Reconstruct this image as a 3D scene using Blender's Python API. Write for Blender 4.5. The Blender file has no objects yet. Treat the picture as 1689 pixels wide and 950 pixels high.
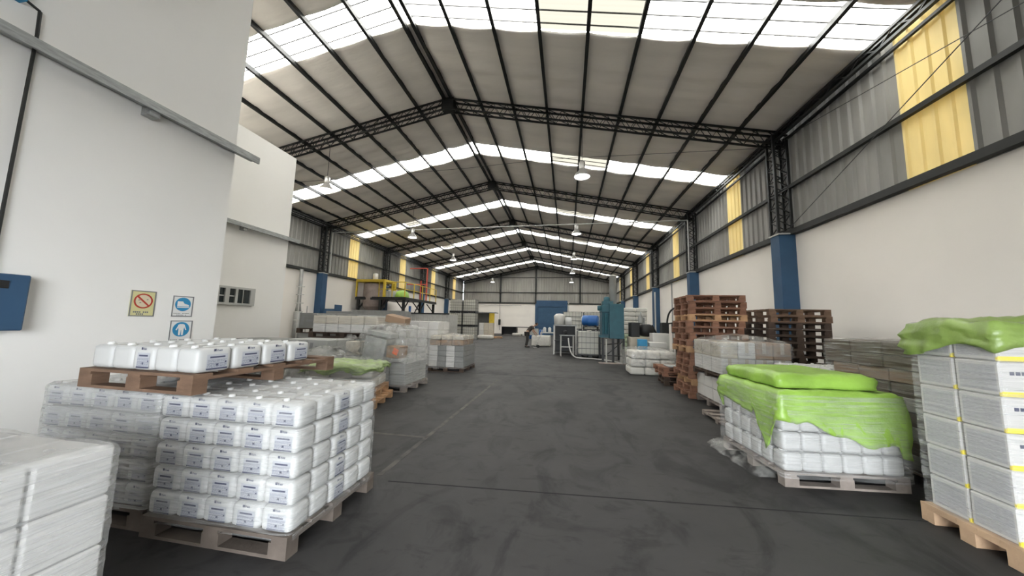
import bpy, bmesh, math, random
from mathutils import Vector, Matrix, noise
random.seed(7)
C = bpy.context.scene
COL = C.collection
PI = math.pi

# ---------------------------------------------------------------- camera, world, exposure
def set_camera():
    f, p, y, r, h = 533.876, 0.106, 0.171, 0.0243, 1.6
    fw = Vector((-math.sin(y)*math.cos(p), math.cos(y)*math.cos(p), math.sin(p)))
    rt = Vector((math.cos(y), math.sin(y), 0)); up = rt.cross(fw)
    c, s = math.cos(r), math.sin(r)
    r2 = c*rt + s*up; u2 = -s*rt + c*up
    cd = bpy.data.cameras.new('camera'); co = bpy.data.objects.new('camera', cd); COL.objects.link(co)
    m = Matrix((( r2.x, u2.x, -fw.x, 0), (r2.y, u2.y, -fw.y, 0), (r2.z, u2.z, -fw.z, h), (0, 0, 0, 1)))
    co.matrix_world = m
    cd.sensor_width = 36; cd.lens = f*36/1689; cd.clip_start = .05; cd.clip_end = 300
    C.camera = co
set_camera()
C.view_settings.view_transform = 'Standard'; C.view_settings.look = 'None'
C.view_settings.gamma = 1; C.view_settings.use_curve_mapping = False
C.view_settings.exposure = 0.0
SKY = 20.0
w = bpy.data.worlds.new('sky'); C.world = w; w.use_nodes = True
bg = w.node_tree.nodes['Background']; bg.inputs[0].default_value = (.90, .95, 1.0, 1); bg.inputs[1].default_value = SKY

# hall dimensions
R, L, XR, ZR, ZE, ZW = 6.41, -15.04, -4.31, 9.625, 7.443, 4.28
SL = (ZR-ZE)/(R-XR); Y1, D = 10.46, 6.955
TY = [Y1+(i-2)*D for i in range(8)]          # trusses, first behind the camera, last at the back wall
YB, YF = TY[-1]+.1, TY[0]
SW = 1.02                                      # skylight strip width
SKYL = [(TY[i]+TY[i+1])/2 for i in range(1, 7)]  # no strip over the camera's unseen bay, roof closed there to darken the near end
def roofz(x): return ZR - SL*abs(x-XR)

# ---------------------------------------------------------------- materials
MATS = {}
def mat(name, col, rough=.6, metal=0., noise_s=0, noise_a=.0, bump=0, bump_s=20, spec=.4, emit=None, emit_s=0, trans=0, stretch=(1,1,1), dirt=None):
    if name in MATS: return MATS[name]
    m = bpy.data.materials.new(name); m.use_nodes = True; MATS[name] = m
    nt = m.node_tree; b = nt.nodes['Principled BSDF']
    b.inputs['Base Color'].default_value = (*col, 1); b.inputs['Roughness'].default_value = rough
    b.inputs['Metallic'].default_value = metal; b.inputs['Specular IOR Level'].default_value = spec
    if emit: b.inputs['Emission Color'].default_value = (*emit, 1); b.inputs['Emission Strength'].default_value = emit_s
    if noise_a or bump:
        tc = nt.nodes.new('ShaderNodeTexCoord'); mp = nt.nodes.new('ShaderNodeMapping'); mp.inputs['Scale'].default_value = stretch
        nt.links.new(tc.outputs['Object'], mp.inputs[0])
    if noise_a:
        n = nt.nodes.new('ShaderNodeTexNoise'); n.inputs['Scale'].default_value = noise_s; n.inputs['Detail'].default_value = 6
        nt.links.new(mp.outputs[0], n.inputs['Vector'])
        cr = nt.nodes.new('ShaderNodeValToRGB'); cr.color_ramp.elements[0].position = .3; cr.color_ramp.elements[1].position = .7
        d = dirt or tuple(c*(1-noise_a) for c in col)
        cr.color_ramp.elements[0].color = (*d, 1); cr.color_ramp.elements[1].color = (*[min(1, c*(1+noise_a*.35)) for c in col], 1)
        nt.links.new(n.outputs['Fac'], cr.inputs[0]); nt.links.new(cr.outputs[0], b.inputs['Base Color'])
    if bump:
        n2 = nt.nodes.new('ShaderNodeTexNoise'); n2.inputs['Scale'].default_value = bump_s; n2.inputs['Detail'].default_value = 5
        nt.links.new(mp.outputs[0], n2.inputs['Vector'])
        bp = nt.nodes.new('ShaderNodeBump'); bp.inputs['Strength'].default_value = bump; bp.inputs['Distance'].default_value = .02
        nt.links.new(n2.outputs['Fac'], bp.inputs['Height']); nt.links.new(bp.outputs[0], b.inputs['Normal'])
    if trans:
        t = nt.nodes.new('ShaderNodeBsdfTranslucent'); t.inputs[0].default_value = (*col, 1)
        mx = nt.nodes.new('ShaderNodeMixShader'); mx.inputs[0].default_value = trans
        nt.links.new(b.outputs[0], mx.inputs[1]); nt.links.new(t.outputs[0], mx.inputs[2])
        nt.links.new(mx.outputs[0], nt.nodes['Material Output'].inputs[0])
    return m

def film_mat(name, col=(.9, .9, .88), lo=.06, hi=.5, stretch=(1.5, 1.5, 45), rough=.22):
    m = bpy.data.materials.new(name); m.use_nodes = True; MATS[name] = m
    nt = m.node_tree; b = nt.nodes['Principled BSDF']
    b.inputs['Base Color'].default_value = (*col, 1); b.inputs['Roughness'].default_value = rough; b.inputs['Specular IOR Level'].default_value = .9
    tc = nt.nodes.new('ShaderNodeTexCoord'); mp = nt.nodes.new('ShaderNodeMapping'); mp.inputs['Scale'].default_value = stretch
    mp.inputs['Rotation'].default_value = (.04, .05, 0)
    nt.links.new(tc.outputs['Object'], mp.inputs[0])
    n = nt.nodes.new('ShaderNodeTexNoise'); n.inputs['Scale'].default_value = 1.6; n.inputs['Detail'].default_value = 4
    nt.links.new(mp.outputs[0], n.inputs['Vector'])
    mr = nt.nodes.new('ShaderNodeMapRange'); mr.inputs['From Min'].default_value = .38; mr.inputs['From Max'].default_value = .72
    mr.inputs['To Min'].default_value = lo; mr.inputs['To Max'].default_value = hi
    nt.links.new(n.outputs['Fac'], mr.inputs['Value'])
    bp = nt.nodes.new('ShaderNodeBump'); bp.inputs['Strength'].default_value = .7; bp.inputs['Distance'].default_value = .02
    nt.links.new(n.outputs['Fac'], bp.inputs['Height']); nt.links.new(bp.outputs[0], b.inputs['Normal'])
    t = nt.nodes.new('ShaderNodeBsdfTransparent'); mx = nt.nodes.new('ShaderNodeMixShader')
    nt.links.new(mr.outputs[0], mx.inputs[0]); nt.links.new(t.outputs[0], mx.inputs[1]); nt.links.new(b.outputs[0], mx.inputs[2])
    nt.links.new(mx.outputs[0], nt.nodes['Material Output'].inputs[0])
    return m

def floor_mat():
    m = bpy.data.materials.new('sealed_concrete'); m.use_nodes = True
    nt = m.node_tree; b = nt.nodes['Principled BSDF']; N = nt.nodes.new; K = nt.links.new
    tc = N('ShaderNodeTexCoord')
    def noi(s, d, st=(1, 1, 1), dist=0):
        mp = N('ShaderNodeMapping'); mp.inputs['Scale'].default_value = st; K(tc.outputs['Object'], mp.inputs[0])
        n = N('ShaderNodeTexNoise'); n.inputs['Scale'].default_value = s; n.inputs['Detail'].default_value = d; n.inputs['Distortion'].default_value = dist
        n.inputs['Roughness'].default_value = .62; K(mp.outputs[0], n.inputs['Vector']); return n
    def ramp(src, stops):
        r = N('ShaderNodeValToRGB'); e = r.color_ramp.elements
        e[0].position, e[0].color = stops[0][0], (*stops[0][1], 1); e[1].position, e[1].color = stops[-1][0], (*stops[-1][1], 1)
        for p, c in stops[1:-1]:
            x = e.new(p); x.color = (*c, 1)
        K(src, r.inputs[0]); return r
    def mul(a, bb, f=1):
        x = N('ShaderNodeMix'); x.data_type = 'RGBA'; x.blend_type = 'MULTIPLY'; x.inputs[0].default_value = f
        K(a, x.inputs[6]); K(bb, x.inputs[7]); return x.outputs[2]
    base = ramp(noi(.35, 8, dist=.6).outputs['Fac'], [(.3, (.032, .031, .030)), (.5, (.045, .043, .042)), (.72, (.060, .057, .055))])
    st = ramp(noi(1.6, 7, (1.0, .55, 1), 1.2).outputs['Fac'], [(.36, (.55, .55, .56)), (.49, (1, 1, 1)), (1, (1.1, 1.08, 1.05))])
    sp = ramp(noi(5.5, 9, (.5, 1, 1), .8).outputs['Fac'], [(.33, (.68, .68, .68)), (.45, (1, 1, 1)), (.66, (1, 1, 1)), (.8, (1.5, 1.5, 1.5))])
    K(mul(mul(base.outputs[0], st.outputs[0]), sp.outputs[0]), b.inputs['Base Color'])
    rr = N('ShaderNodeMapRange'); rr.inputs['To Min'].default_value = .5; rr.inputs['To Max'].default_value = .75
    K(noi(1.1, 6).outputs['Fac'], rr.inputs['Value']); K(rr.outputs[0], b.inputs['Roughness'])
    b.inputs['Specular IOR Level'].default_value = .22
    bp = N('ShaderNodeBump'); bp.inputs['Strength'].default_value = .12; K(noi(14, 6).outputs['Fac'], bp.inputs['Height']); K(bp.outputs[0], b.inputs['Normal'])
    return m

M = dict(
 office=mat('office_plaster', (.82, .80, .765), .85, noise_s=.5, noise_a=.05, bump=.08, bump_s=6),
 plaster=mat('white_plaster', (.82, .772, .71), .85, noise_s=.5, noise_a=.06, bump=.08, bump_s=6),
 sheet=mat('grey_wall_sheet', (.30, .29, .27), .6, noise_s=1.2, noise_a=.28, stretch=(1, 1, .35)),
 sheet_back=mat('grey_back_sheet', (.33, .315, .285), .6, noise_s=1.0, noise_a=.22, stretch=(1, 1, .3)),
 yellow=mat('yellow_fibreglass', (.84, .70, .34), .5, noise_s=3, noise_a=.12, trans=.10, stretch=(1, 1, .3)),
 insul=mat('roof_insulation', (.84, .79, .73), .7, noise_s=.7, noise_a=.16, stretch=(.35, 1.6, 1), bump=.45, bump_s=5),
 steel=mat('dark_painted_steel', (.014, .015, .0145), .5, noise_s=8, noise_a=.3),
 girt=mat('dark_girt_steel', (.022, .022, .020), .6),
 blue=mat('blue_paint', (.030, .078, .150), .6, noise_s=2, noise_a=.15),
 bluedoor=mat('blue_door_paint', (.035, .090, .165), .55, noise_s=3, noise_a=.12),
 galv=mat('galvanised_sheet', (.36, .37, .36), .5, .3, noise_s=14, noise_a=.3, stretch=(3, .6, 3)),
 conduit=mat('pale_conduit', (.5, .5, .48), .4, .2),
 cable=mat('dark_cable', (.06, .06, .06), .6),
 wood=mat('pallet_wood_brown', (.175, .105, .066), .8, noise_s=5, noise_a=.35, bump=.3, bump_s=20, stretch=(1, 1, 3)),
 woodred=mat('pallet_wood_red', (.25, .122, .074), .8, noise_s=5, noise_a=.35, bump=.3, stretch=(1, 1, 3)),
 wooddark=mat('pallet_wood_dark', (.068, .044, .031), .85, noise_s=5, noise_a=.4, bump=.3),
 woodlight=mat('pallet_wood_pale', (.52, .35, .22), .8, noise_s=5, noise_a=.25, bump=.3),
 woodorange=mat('pallet_wood_orange', (.46, .27, .14), .8, noise_s=5, noise_a=.3, bump=.3),
 woodshaded=mat('pallet_wood_shaded', (.125, .100, .082), .85, noise_s=5, noise_a=.35, bump=.3),  # shade on the front left pallets put into a darker wood colour
 woodgrey=mat('pallet_wood_grey', (.26, .22, .19), .85, noise_s=5, noise_a=.3, bump=.3),
 jug=mat('white_jug_plastic', (.52, .52, .505), .38, noise_s=3, noise_a=.03, spec=.45),
 jugcap=mat('white_cap', (.62, .62, .60), .4),
 paper=mat('label_paper', (.42, .43, .46), .55),
 ink=mat('label_ink', (.06, .065, .11), .6),
 inkg=mat('label_ink_grey', (.17, .18, .23), .6),
 cwhite=mat('white_carton', (.58, .565, .54), .75, noise_s=3, noise_a=.05),
 cprint=mat('grey_print', (.47, .465, .475), .7, noise_s=40, noise_a=.35, stretch=(1, 1, 6)),
 cgrey=mat('grey_carton', (.34, .34, .32), .75, noise_s=3, noise_a=.08),
 cdark=mat('dark_grey_carton', (.20, .20, .19), .75, noise_s=3, noise_a=.12),
 cbrown=mat('brown_carton', (.30, .20, .13), .8, noise_s=3, noise_a=.12),
 cbrownd=mat('dark_brown_carton', (.105, .082, .058), .8, noise_s=3, noise_a=.2),
 ccream=mat('cream_carton', (.50, .45, .37), .8, noise_s=3, noise_a=.08),
 tape=mat('yellow_tape', (.80, .66, .05), .5),
 tan=mat('clear_tape', (.45, .40, .32), .4),
 greenb=mat('olive_green_sheet', (.27, .39, .09), .38, noise_s=3, noise_a=.3, bump=.7, bump_s=9, spec=.6),
 green=mat('lime_green_sheet', (.30, .50, .075), .38, noise_s=3, noise_a=.30, bump=.7, bump_s=9, spec=.6),
 greend=mat('faded_green_sheet', (.30, .40, .14), .5, noise_s=7, noise_a=.4, bump=.5, bump_s=9),
 bagw=mat('white_woven_sack', (.58, .56, .51), .6, noise_s=6, noise_a=.12, bump=.4, bump_s=14),
 baggr=mat('pale_green_sack', (.40, .46, .32), .6, noise_s=6, noise_a=.2, bump=.4, bump_s=14),
 black=mat('black_metal', (.018, .018, .018), .5),
 grey=mat('grey_metal', (.30, .30, .29), .5, .4, noise_s=5, noise_a=.15),
 lgrey=mat('light_grey_metal', (.50, .49, .46), .5, .2, noise_s=5, noise_a=.1),
 teal=mat('teal_machine_paint', (.024, .105, .135), .5, noise_s=4, noise_a=.2),
 cagem=mat('dull_cage_steel', (.14, .14, .135), .5, .3), toteplastic=mat('cream_tote_plastic', (.50, .485, .42), .45),
 teald=mat('dark_teal_paint', (.016, .070, .10), .5),
 bluep=mat('blue_plastic', (.025, .12, .36), .4),
 tank=mat('stained_tank_steel', (.30, .24, .21), .5, .2, noise_s=3, noise_a=.3),
 yelp=mat('yellow_paint', (.62, .44, .04), .5, noise_s=5, noise_a=.15),
 redp=mat('red_paint', (.50, .07, .04), .5),
 orange=mat('orange_plastic', (.80, .16, .05), .5),
 lamp=mat('lamp_aluminium', (.62, .60, .57), .35, .6),
 lampin=mat('lamp_inner_white', (.9, .9, .9), .3),
 bulb=mat('lamp_glow', (1, 1, 1), .5, emit=(1, .97, 1), emit_s=14),
 redsign=mat('sign_red', (.45, .05, .03), .5), signw=mat('sign_white', (.72, .72, .70), .5), signcream=mat('sign_cream', (.66, .56, .40), .5),
 signb=mat('sign_blue', (.03, .24, .45), .5), signe=mat('sign_edge', (.20, .20, .20), .6), signy=mat('sign_yellow', (.62, .58, .30), .5),
 glass=mat('dark_window_glass', (.03, .035, .035), .12, spec=.6),
 alu=mat('window_aluminium', (.48, .48, .46), .4, .3),
 skin=mat('skin', (.42, .25, .17), .6), hair=mat('dark_hair', (.02, .015, .012), .7),
 shirt=mat('dark_brown_shirt', (.055, .045, .038), .85), trous=mat('dark_trousers', (.035, .032, .03), .85),
 joint=mat('dark_joint', (.012, .012, .012), .9), line=mat('worn_pale_line', (.10, .092, .078), .8, noise_s=5, noise_a=.6, dirt=(.042, .041, .039)),
 asphalt=mat('yard_concrete', (.32, .31, .30), .9, noise_s=1, noise_a=.1),
)
M['floor'] = floor_mat()
M['film'] = film_mat('clear_stretch_film', col=(.68, .68, .66), lo=.03, hi=.40)
M['filmg'] = film_mat('glossy_crinkled_film', col=(.62, .61, .58), lo=.03, hi=.5, stretch=(2, 2, 34), rough=.15)
M['film2'] = film_mat('milky_stretch_film', col=(.60, .60, .585), lo=.28, hi=.58, stretch=(1.2, 1.2, 26))
M['filmt'] = film_mat('thin_plastic_sheet', col=(.68, .67, .63), lo=.02, hi=.27, stretch=(3.5, 3.5, 5), rough=.16)
def sky_mat(name, col, a=.35):
    m = bpy.data.materials.new(name); m.use_nodes = True; nt = m.node_tree
    t = nt.nodes.new('ShaderNodeBsdfTransparent'); t.inputs[0].default_value = (*col, 1)
    d = nt.nodes.new('ShaderNodeBsdfTranslucent'); d.inputs[0].default_value = (*col, 1)
    mx = nt.nodes.new('ShaderNodeMixShader'); mx.inputs[0].default_value = a
    nt.links.new(t.outputs[0], mx.inputs[1]); nt.links.new(d.outputs[0], mx.inputs[2]); nt.links.new(mx.outputs[0], nt.nodes['Material Output'].inputs[0])
    return m
M['sky1'] = sky_mat('skylight_clear', (.92, .87, .78)); M['sky2'] = sky_mat('skylight_aged', (.060, .054, .043), .4)

# ---------------------------------------------------------------- mesh helpers
class MB:
    def __init__(s): s.bm = bmesh.new(); s.mi = 0
    def _m(s, fs):
        for f in fs: f.material_index = s.mi
    def box(s, x0, x1, y0, y1, z0, z1, bev=0, seg=1, m=None):
        if m is not None: s.mi = m
        r = bmesh.ops.create_cube(s.bm, size=1, matrix=Matrix.Translation(((x0+x1)/2, (y0+y1)/2, (z0+z1)/2)) @ Matrix.Diagonal((x1-x0, y1-y0, z1-z0, 1)))
        vs = r['verts']; fs = {f for v in vs for f in v.link_faces}; s._m(fs)
        if bev:
            es = list({e for v in vs for e in v.link_edges})
            q = bmesh.ops.bevel(s.bm, geom=es, offset=bev, segments=seg, profile=.6, affect='EDGES'); s._m(q['faces'])
        return s
    def obox(s, mtx, sx, sy, sz, bev=0, m=None):
        if m is not None: s.mi = m
        r = bmesh.ops.create_cube(s.bm, size=1, matrix=mtx @ Matrix.Diagonal((sx, sy, sz, 1)))
        vs = r['verts']; s._m({f for v in vs for f in v.link_faces})
        if bev:
            q = bmesh.ops.bevel(s.bm, geom=list({e for v in vs for e in v.link_edges}), offset=bev, segments=1, affect='EDGES'); s._m(q['faces'])
        return s
    def bar(s, a, b, r=.02, n=4, r2=None, m=None):
        if m is not None: s.mi = m
        a = Vector(a); b = Vector(b); d = b-a
        if d.length < 1e-5: return s
        q = d.to_track_quat('Z', 'Y').to_matrix().to_4x4()
        rot = Matrix.Rotation(PI/4, 4, 'Z') if n == 4 else Matrix.Identity(4)
        k = bmesh.ops.create_cone(s.bm, cap_ends=True, segments=n, radius1=r, radius2=r if r2 is None else r2, depth=d.length, matrix=Matrix.Translation((a+b)/2) @ q @ rot)
        s._m({f for v in k['verts'] for f in v.link_faces}); return s
    def lathe(s, cx, cy, prof, n=20, axis='Z', m=None, close=True):
        if m is not None: s.mi = m
        rings = []
        for r, z in prof:
            ring = []
            for i in range(n):
                a = 2*PI*i/n
                p = (cx+r*math.cos(a), cy+r*math.sin(a), z)
                ring.append(s.bm.verts.new(p))
            rings.append(ring)
        for k in range(len(rings)-1):
            for i in range(n):
                f = s.bm.faces.new((rings[k][i], rings[k][(i+1) % n], rings[k+1][(i+1) % n], rings[k+1][i])); f.material_index = s.mi; f.smooth = True
        if close:
            for ring in (rings[0], rings[-1]):
                try: f = s.bm.faces.new(ring); f.material_index = s.mi
                except Exception: pass
        return s
    def quad(s, *p, m=None):
        if m is not None: s.mi = m
        f = s.bm.faces.new([s.bm.verts.new(q) for q in p]); f.material_index = s.mi; return s
    def mesh(s, name, mats, smooth=False):
        me = bpy.data.meshes.new(name); bmesh.ops.recalc_face_normals(s.bm, faces=s.bm.faces[:]); s.bm.to_mesh(me); s.bm.free()
        for m in (mats if isinstance(mats, (list, tuple)) else [mats]): me.materials.append(m)
        if smooth:
            for p in me.polygons: p.use_smooth = True
        return me
    def build(s, name, mats, parent=None, smooth=False):
        return link(name, s.mesh(name, mats, smooth), parent)
def link(name, me, parent=None, loc=None, rz=0):
    o = bpy.data.objects.new(name, me); COL.objects.link(o)
    if parent: o.parent = parent
    if loc is not None: o.location = loc
    if rz: o.rotation_euler = (0, 0, rz)
    return o
def tag(o, label, cat, group=None, kind=None):
    o['label'] = label; o['category'] = cat
    if group: o['group'] = group
    if kind: o['kind'] = kind
    return o
def struct(o, label=None): o['kind'] = 'structure'; return o
def thing(name, label, cat, loc=(0, 0, 0), rz=0, group=None):
    o = link(name, None, None, loc, rz); return tag(o, label, cat, group)
def copy_tree(o, loc=None, rz=None):
    c = o.copy(); COL.objects.link(c)
    if loc is not None: c.location = loc
    if rz is not None: c.rotation_euler = (0, 0, rz)
    for ch in list(o.children):
        k = ch.copy(); COL.objects.link(k); k.parent = c
        for g in list(ch.children):
            q = g.copy(); COL.objects.link(q); q.parent = k
    return c
ORD = ['', 'first', 'second', 'third', 'fourth', 'fifth', 'sixth', 'seventh', 'eighth', 'ninth', 'tenth', 'eleventh', 'twelfth', 'thirteenth', 'fourteenth', 'fifteenth', 'sixteenth', 'seventeenth', 'eighteenth']

# ---------------------------------------------------------------- room shell
b = MB(); b.box(L-.3, R+.3, YF-14, YB+.3, -.2, 0); struct(b.build('floor', M['floor']))
# floor joints and painted line
b = MB(); b.bar((-1.75, 3.16, -.006), (6.3, 3.75, -.006), .011); struct(b.build('trim_1', M['joint']))
b = MB(); b.box(-6, 6.3, 10.0, 10.014, -.005, .002); struct(b.build('trim_2', M['joint']))
b = MB(); b.box(-1.93, -1.87, 3.25, 9.0, -.005, .002); b.box(-3.4, -1.9, 4.36, 4.41, -.005, .002); struct(b.build('trim_3', M['line']))

# right wall: plaster, corrugated sheet; left wall the same
def corr(x, y0, y1, z0, z1, side, mt, name, pitch=.30, dep=.045, axis='Y', topf=None):
    bm = bmesh.new(); pr = []
    n = max(1, round((y1-y0)/pitch)); p = (y1-y0)/n
    for i in range(n):
        a = y0+i*p
        pr += [(a, 0), (a+p*.68, 0), (a+p*.78, dep), (a+p*.90, dep)]
    pr.append((y1, 0)); prev = None
    for (u, d) in pr:
        zt = topf(u) if topf else z1
        if axis == 'Y': v = [bm.verts.new((x-side*d, u, z0)), bm.verts.new((x-side*d, u, zt))]
        else: v = [bm.verts.new((u, x-side*d, z0)), bm.verts.new((u, x-side*d, zt))]
        if prev: bm.faces.new((prev[0], v[0], v[1], prev[1]))
        prev = v
    # rear face gives the sheet its thickness
    me = bpy.data.meshes.new(name); bm.to_mesh(me); bm.free(); me.materials.append(mt)
    o = link(name, me); md = o.modifiers.new('solid', 'SOLIDIFY'); md.thickness = .012; md.offset = -1 if side > 0 else 1
    return o
b = MB(); b.box(R, R+.25, YF-.1, YB+.25, 0, ZW)
struct(b.build('wall_right', M['plaster']))
b = MB(); b.box(L-.25, L, 3, YB+.25, 0, ZW)
struct(b.build('wall_left', M['plaster']))
wn = 0
YPW = 1.05
for side, X, ystart in ((1, R, TY[0]), (-1, L, TY[1])):
    cur = ystart
    for yc in SKYL:
        if yc < ystart: continue
        yc2 = yc-.35
        o = corr(X+side*.06, cur, yc2-YPW/2, ZW, ZE+.25, side, M['sheet'], 'wall_right_sheet' if side > 0 else 'wall_left_sheet'); struct(o)
        wn += 1
        o = corr(X+side*.05, yc2-YPW/2, yc2+YPW/2, ZW-.08, ZE+.2, side, M['yellow'], 'window_%d' % wn, pitch=.26, dep=.03); struct(o)
        cur = yc2+YPW/2
    struct(corr(X+side*.06, cur, YB, ZW, ZE+.25, side, M['sheet'], 'wall_right_sheet' if side > 0 else 'wall_left_sheet'))
# back wall
b = MB(); b.box(L-.25, R+.25, YB, YB+.25, 0, ZW)
struct(b.build('wall_back', M['plaster']))
def gable(x): return roofz(x)+.12
struct(corr(YB+.03, L, R, ZW, 8, 1, M['sheet_back'], 'wall_back_sheet', pitch=.36, axis='X', topf=gable))
# front wall behind the camera with the loading opening
b = MB(); b.box(L-.25, -2.0, YF-.25, YF, 0, 7.6); b.box(3.6, R+.25, YF-.25, YF, 0, 7.6); b.box(-2.0, 3.6, YF-.25, YF, 3.4, 7.6)
bm = b.bm
for x0, x1 in ((L-.25, XR), (XR, R+.25)):
    z = [7.6, 7.6, roofz(x1)+.3, roofz(x0)+.3]
    f = [bm.verts.new(p) for p in ((x0, YF-.12, 7.6), (x1, YF-.12, 7.6), (x1, YF-.12, max(7.61, roofz(x1)+.2)), (x0, YF-.12, max(7.61, roofz(x0)+.2)))]
    bm.faces.new(f)
struct(b.build('wall_front', M['plaster']))

# office blocks on the left
b = MB(); b.box(L, -5.0, YF, 3.90, 0, 8.6); struct(b.build('wall_office_near', M['office']))
b = MB(); b.box(L, -8.0, 3.90, 7.98, 0, 6.30); struct(b.build('wall_office_far', M['office']))
# galvanised ledges on the blocks
def ledge(x, y0, y1, z, name, brk, n):
    o = thing(name, 'galvanised metal ledge running along the %s white office wall' % n, 'ledge', (x, y0, z))
    m = MB(); m.box(0, .17, 0, y1-y0, 0, .05); m.box(.14, .17, 0, y1-y0, -.05, 0); m.build('ledge_strip', M['galv'], o)
    for yb in brk:
        m = MB(); m.box(0, .13, yb-y0-.05, yb-y0+.05, -.11, -.002); m.build('bracket', M['galv'], o)
ledge(-5.0, .2, 4.15, 4.05, 'wall_ledge', (2.85,), 'nearest tall')
ledge(-8.0, 3.95, 8.2, 3.82, 'wall_ledge', (4.9, 6.6), 'set-back second')
# office window
def office_window():
    o = struct(link('window_20', None, None, (-8.0, 6.18, 1.86)))
    m = MB()
    W_, H_ = .92, .44
    m.box(0, .05, 0, W_, 0, .05); m.box(0, .05, 0, W_, H_-.05, H_); m.box(0, .05, 0, .05, .05, H_-.05); m.box(0, .05, W_-.12, W_, .05, H_-.05)
    m.box(0, .05, .18, .28, .05, H_-.05); m.box(0, .05, .42, .48, .05, H_-.05)
    m.box(0.01, .03, .05, .18, .2, .225); m.box(0.01, .03, .28, .42, .2, .225); m.box(0.01, .03, .62, .635, .05, H_-.05)
    m.build('window_frame', M['alu'], o)
    m = MB(); m.box(0, .012, .05, W_-.12, .05, H_-.05); m.build('window_pane', M['glass'], o)
office_window()

# ceiling: insulation blanket sagging between purlins, open at the skylights
NP = 9; PX = [XR+(R-XR)*k/NP for k in range(-NP, NP+1)]
def ceiling():
    bm = bmesh.new(); off = .16
    xs = []
    for k in range(2*NP):
        for q in range(4): xs.append((PX[k]+(PX[k+1]-PX[k])*q/4, q/4))
    xs.append((PX[-1], 0))
    edges = [YF-.3] + [e for yc in SKYL for e in (yc-SW/2, yc+SW/2)] + [YB+.2]
    for a in range(0, len(edges), 2):
        y0, y1 = edges[a], edges[a+1]; n = max(2, int((y1-y0)/.11)); prev = None
        for j in range(n+1):
            y = y0+(y1-y0)*j/n; row = []
            for x, q in xs:
                sag = .05*math.sin(PI*q)
                wr = .045*noise.noise(Vector((x*.35, y*2.2, 3)))*math.sin(PI*q)+.045*noise.noise(Vector((x*.12, y*4.2, 8)))
                row.append(bm.verts.new((x, y, roofz(x)+off-sag+wr)))
            if prev:
                for i in range(len(row)-1): bm.faces.new((prev[i], row[i], row[i+1], prev[i+1]))
            prev = row
    me = bpy.data.meshes.new('ceiling'); bm.to_mesh(me); bm.free(); me.materials.append(M['insul'])
    for p in me.polygons: p.use_smooth = True
    o = link('ceiling', me); md = o.modifiers.new('solid', 'SOLIDIFY'); md.thickness = .06; md.offset = 1
    struct(o)
ceiling()
wn = 30
for bi, yc in enumerate(SKYL):
    for s in (-1, 1):
        wn += 1; m = MB(); bm = m.bm
        nseg = 9
        for k in range(nseg):
            xa, xb = XR+s*(R-XR)*k/nseg, XR+s*(R-XR)*(k+1)/nseg
            aged = (s > 0 and k in (3, 4)) or (s < 0 and k in (5,) and bi > 1)
            ny = 16
            for j in range(ny):
                ya, yb2 = yc-SW/2-.03+(SW+.06)*j/ny, yc-SW/2-.03+(SW+.06)*(j+1)/ny
                za = .03*(1 if j % 2 else 0); zb = .03-za
                m.quad((xa, ya, roofz(xa)+.20+za), (xb, ya, roofz(xb)+.20+za), (xb, yb2, roofz(xb)+.20+zb), (xa, yb2, roofz(xa)+.20+zb), m=1 if aged else 0)
        for q in (-.34, 0, .34):
            m.bar((XR+s*.1, yc+q, roofz(XR+s*.1)+.17), (XR+s*(R-XR-.02), yc+q, ZE+.17), .017, m=2)
        struct(m.build('window_%d' % wn, [M['sky1'], M['sky2'], M['cable']]))
# portals guide daylight sampling through the roof strips and the open front
def portal(loc, sx, sy, rot):
    ld = bpy.data.lights.new('daylight_portal', 'AREA'); ld.shape = 'RECTANGLE'; ld.size = sx; ld.size_y = sy; ld.cycles.is_portal = True
    o = bpy.data.objects.new('daylight_portal', ld); COL.objects.link(o); o.location = loc; o.rotation_euler = rot
ang = math.atan(SL)
for yc in SKYL:
    for s in (-1, 1):
        xm = (XR+(R if s > 0 else L))/2
        portal((xm, yc, roofz(xm)+.28), (R-XR)/math.cos(ang), SW, (0, s*ang, 0))
portal((.8, YF-.15, 1.7), 5.6, 3.4, (PI/2, 0, 0))

# purlins, ridge beams, girts
tn = 10
for k, x in enumerate(PX):
    if k == NP: continue
    tn += 1; xo = x
    if k == 0: xo = x+.12
    if k == 2*NP: xo = x-.12
    z = roofz(xo); m = MB()
    m.box(xo-.03, xo+.03, YF, YB, z-.0, z+.13); m.box(xo-.045, xo+.045, YF, YB, z-.012, z+.0)
    struct(m.build('trim_%d' % tn, M['steel']))
for dx in (-.13, .13):
    tn += 1; m = MB(); m.box(XR+dx-.03, XR+dx+.03, YF, YB, ZR-.05, ZR+.11); m.box(XR+dx-.05, XR+dx+.05, YF, YB, ZR-.07, ZR-.05); struct(m.build('trim_%d' % tn, M['steel']))
for s, X, y0 in ((1, R, YF), (-1, L, 8.0)):
    for z, t, d in ((5.72, .05, .09), (ZW+.09, .075, .14)):
        tn += 1; m = MB(); m.box(min(X, X-s*d), max(X, X-s*d), y0, YB, z-t, z+t); struct(m.build('trim_%d' % tn, M['girt']))
    # eave lattice girder
    tn += 1; m = MB(); xi, xo = X-s*.30, X-s*.04
    for xx, zz in ((xi, ZE-.02), (xo, ZE-.02), (xi, ZE-.24), (xo, ZE-.24)): m.box(xx-.03, xx+.03, y0, YB, zz-.03, zz+.03)
    n = int((YB-y0)/.35)
    for i in range(n):
        ya, yb2 = y0+(YB-y0)*i/n, y0+(YB-y0)*(i+1)/n
        za, zb = (ZE-.02, ZE-.24) if i % 2 else (ZE-.24, ZE-.02)
        m.bar((xi, ya, za), (xi, yb2, zb), .014)
    struct(m.build('trim_%d' % tn, M['steel']))
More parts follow.
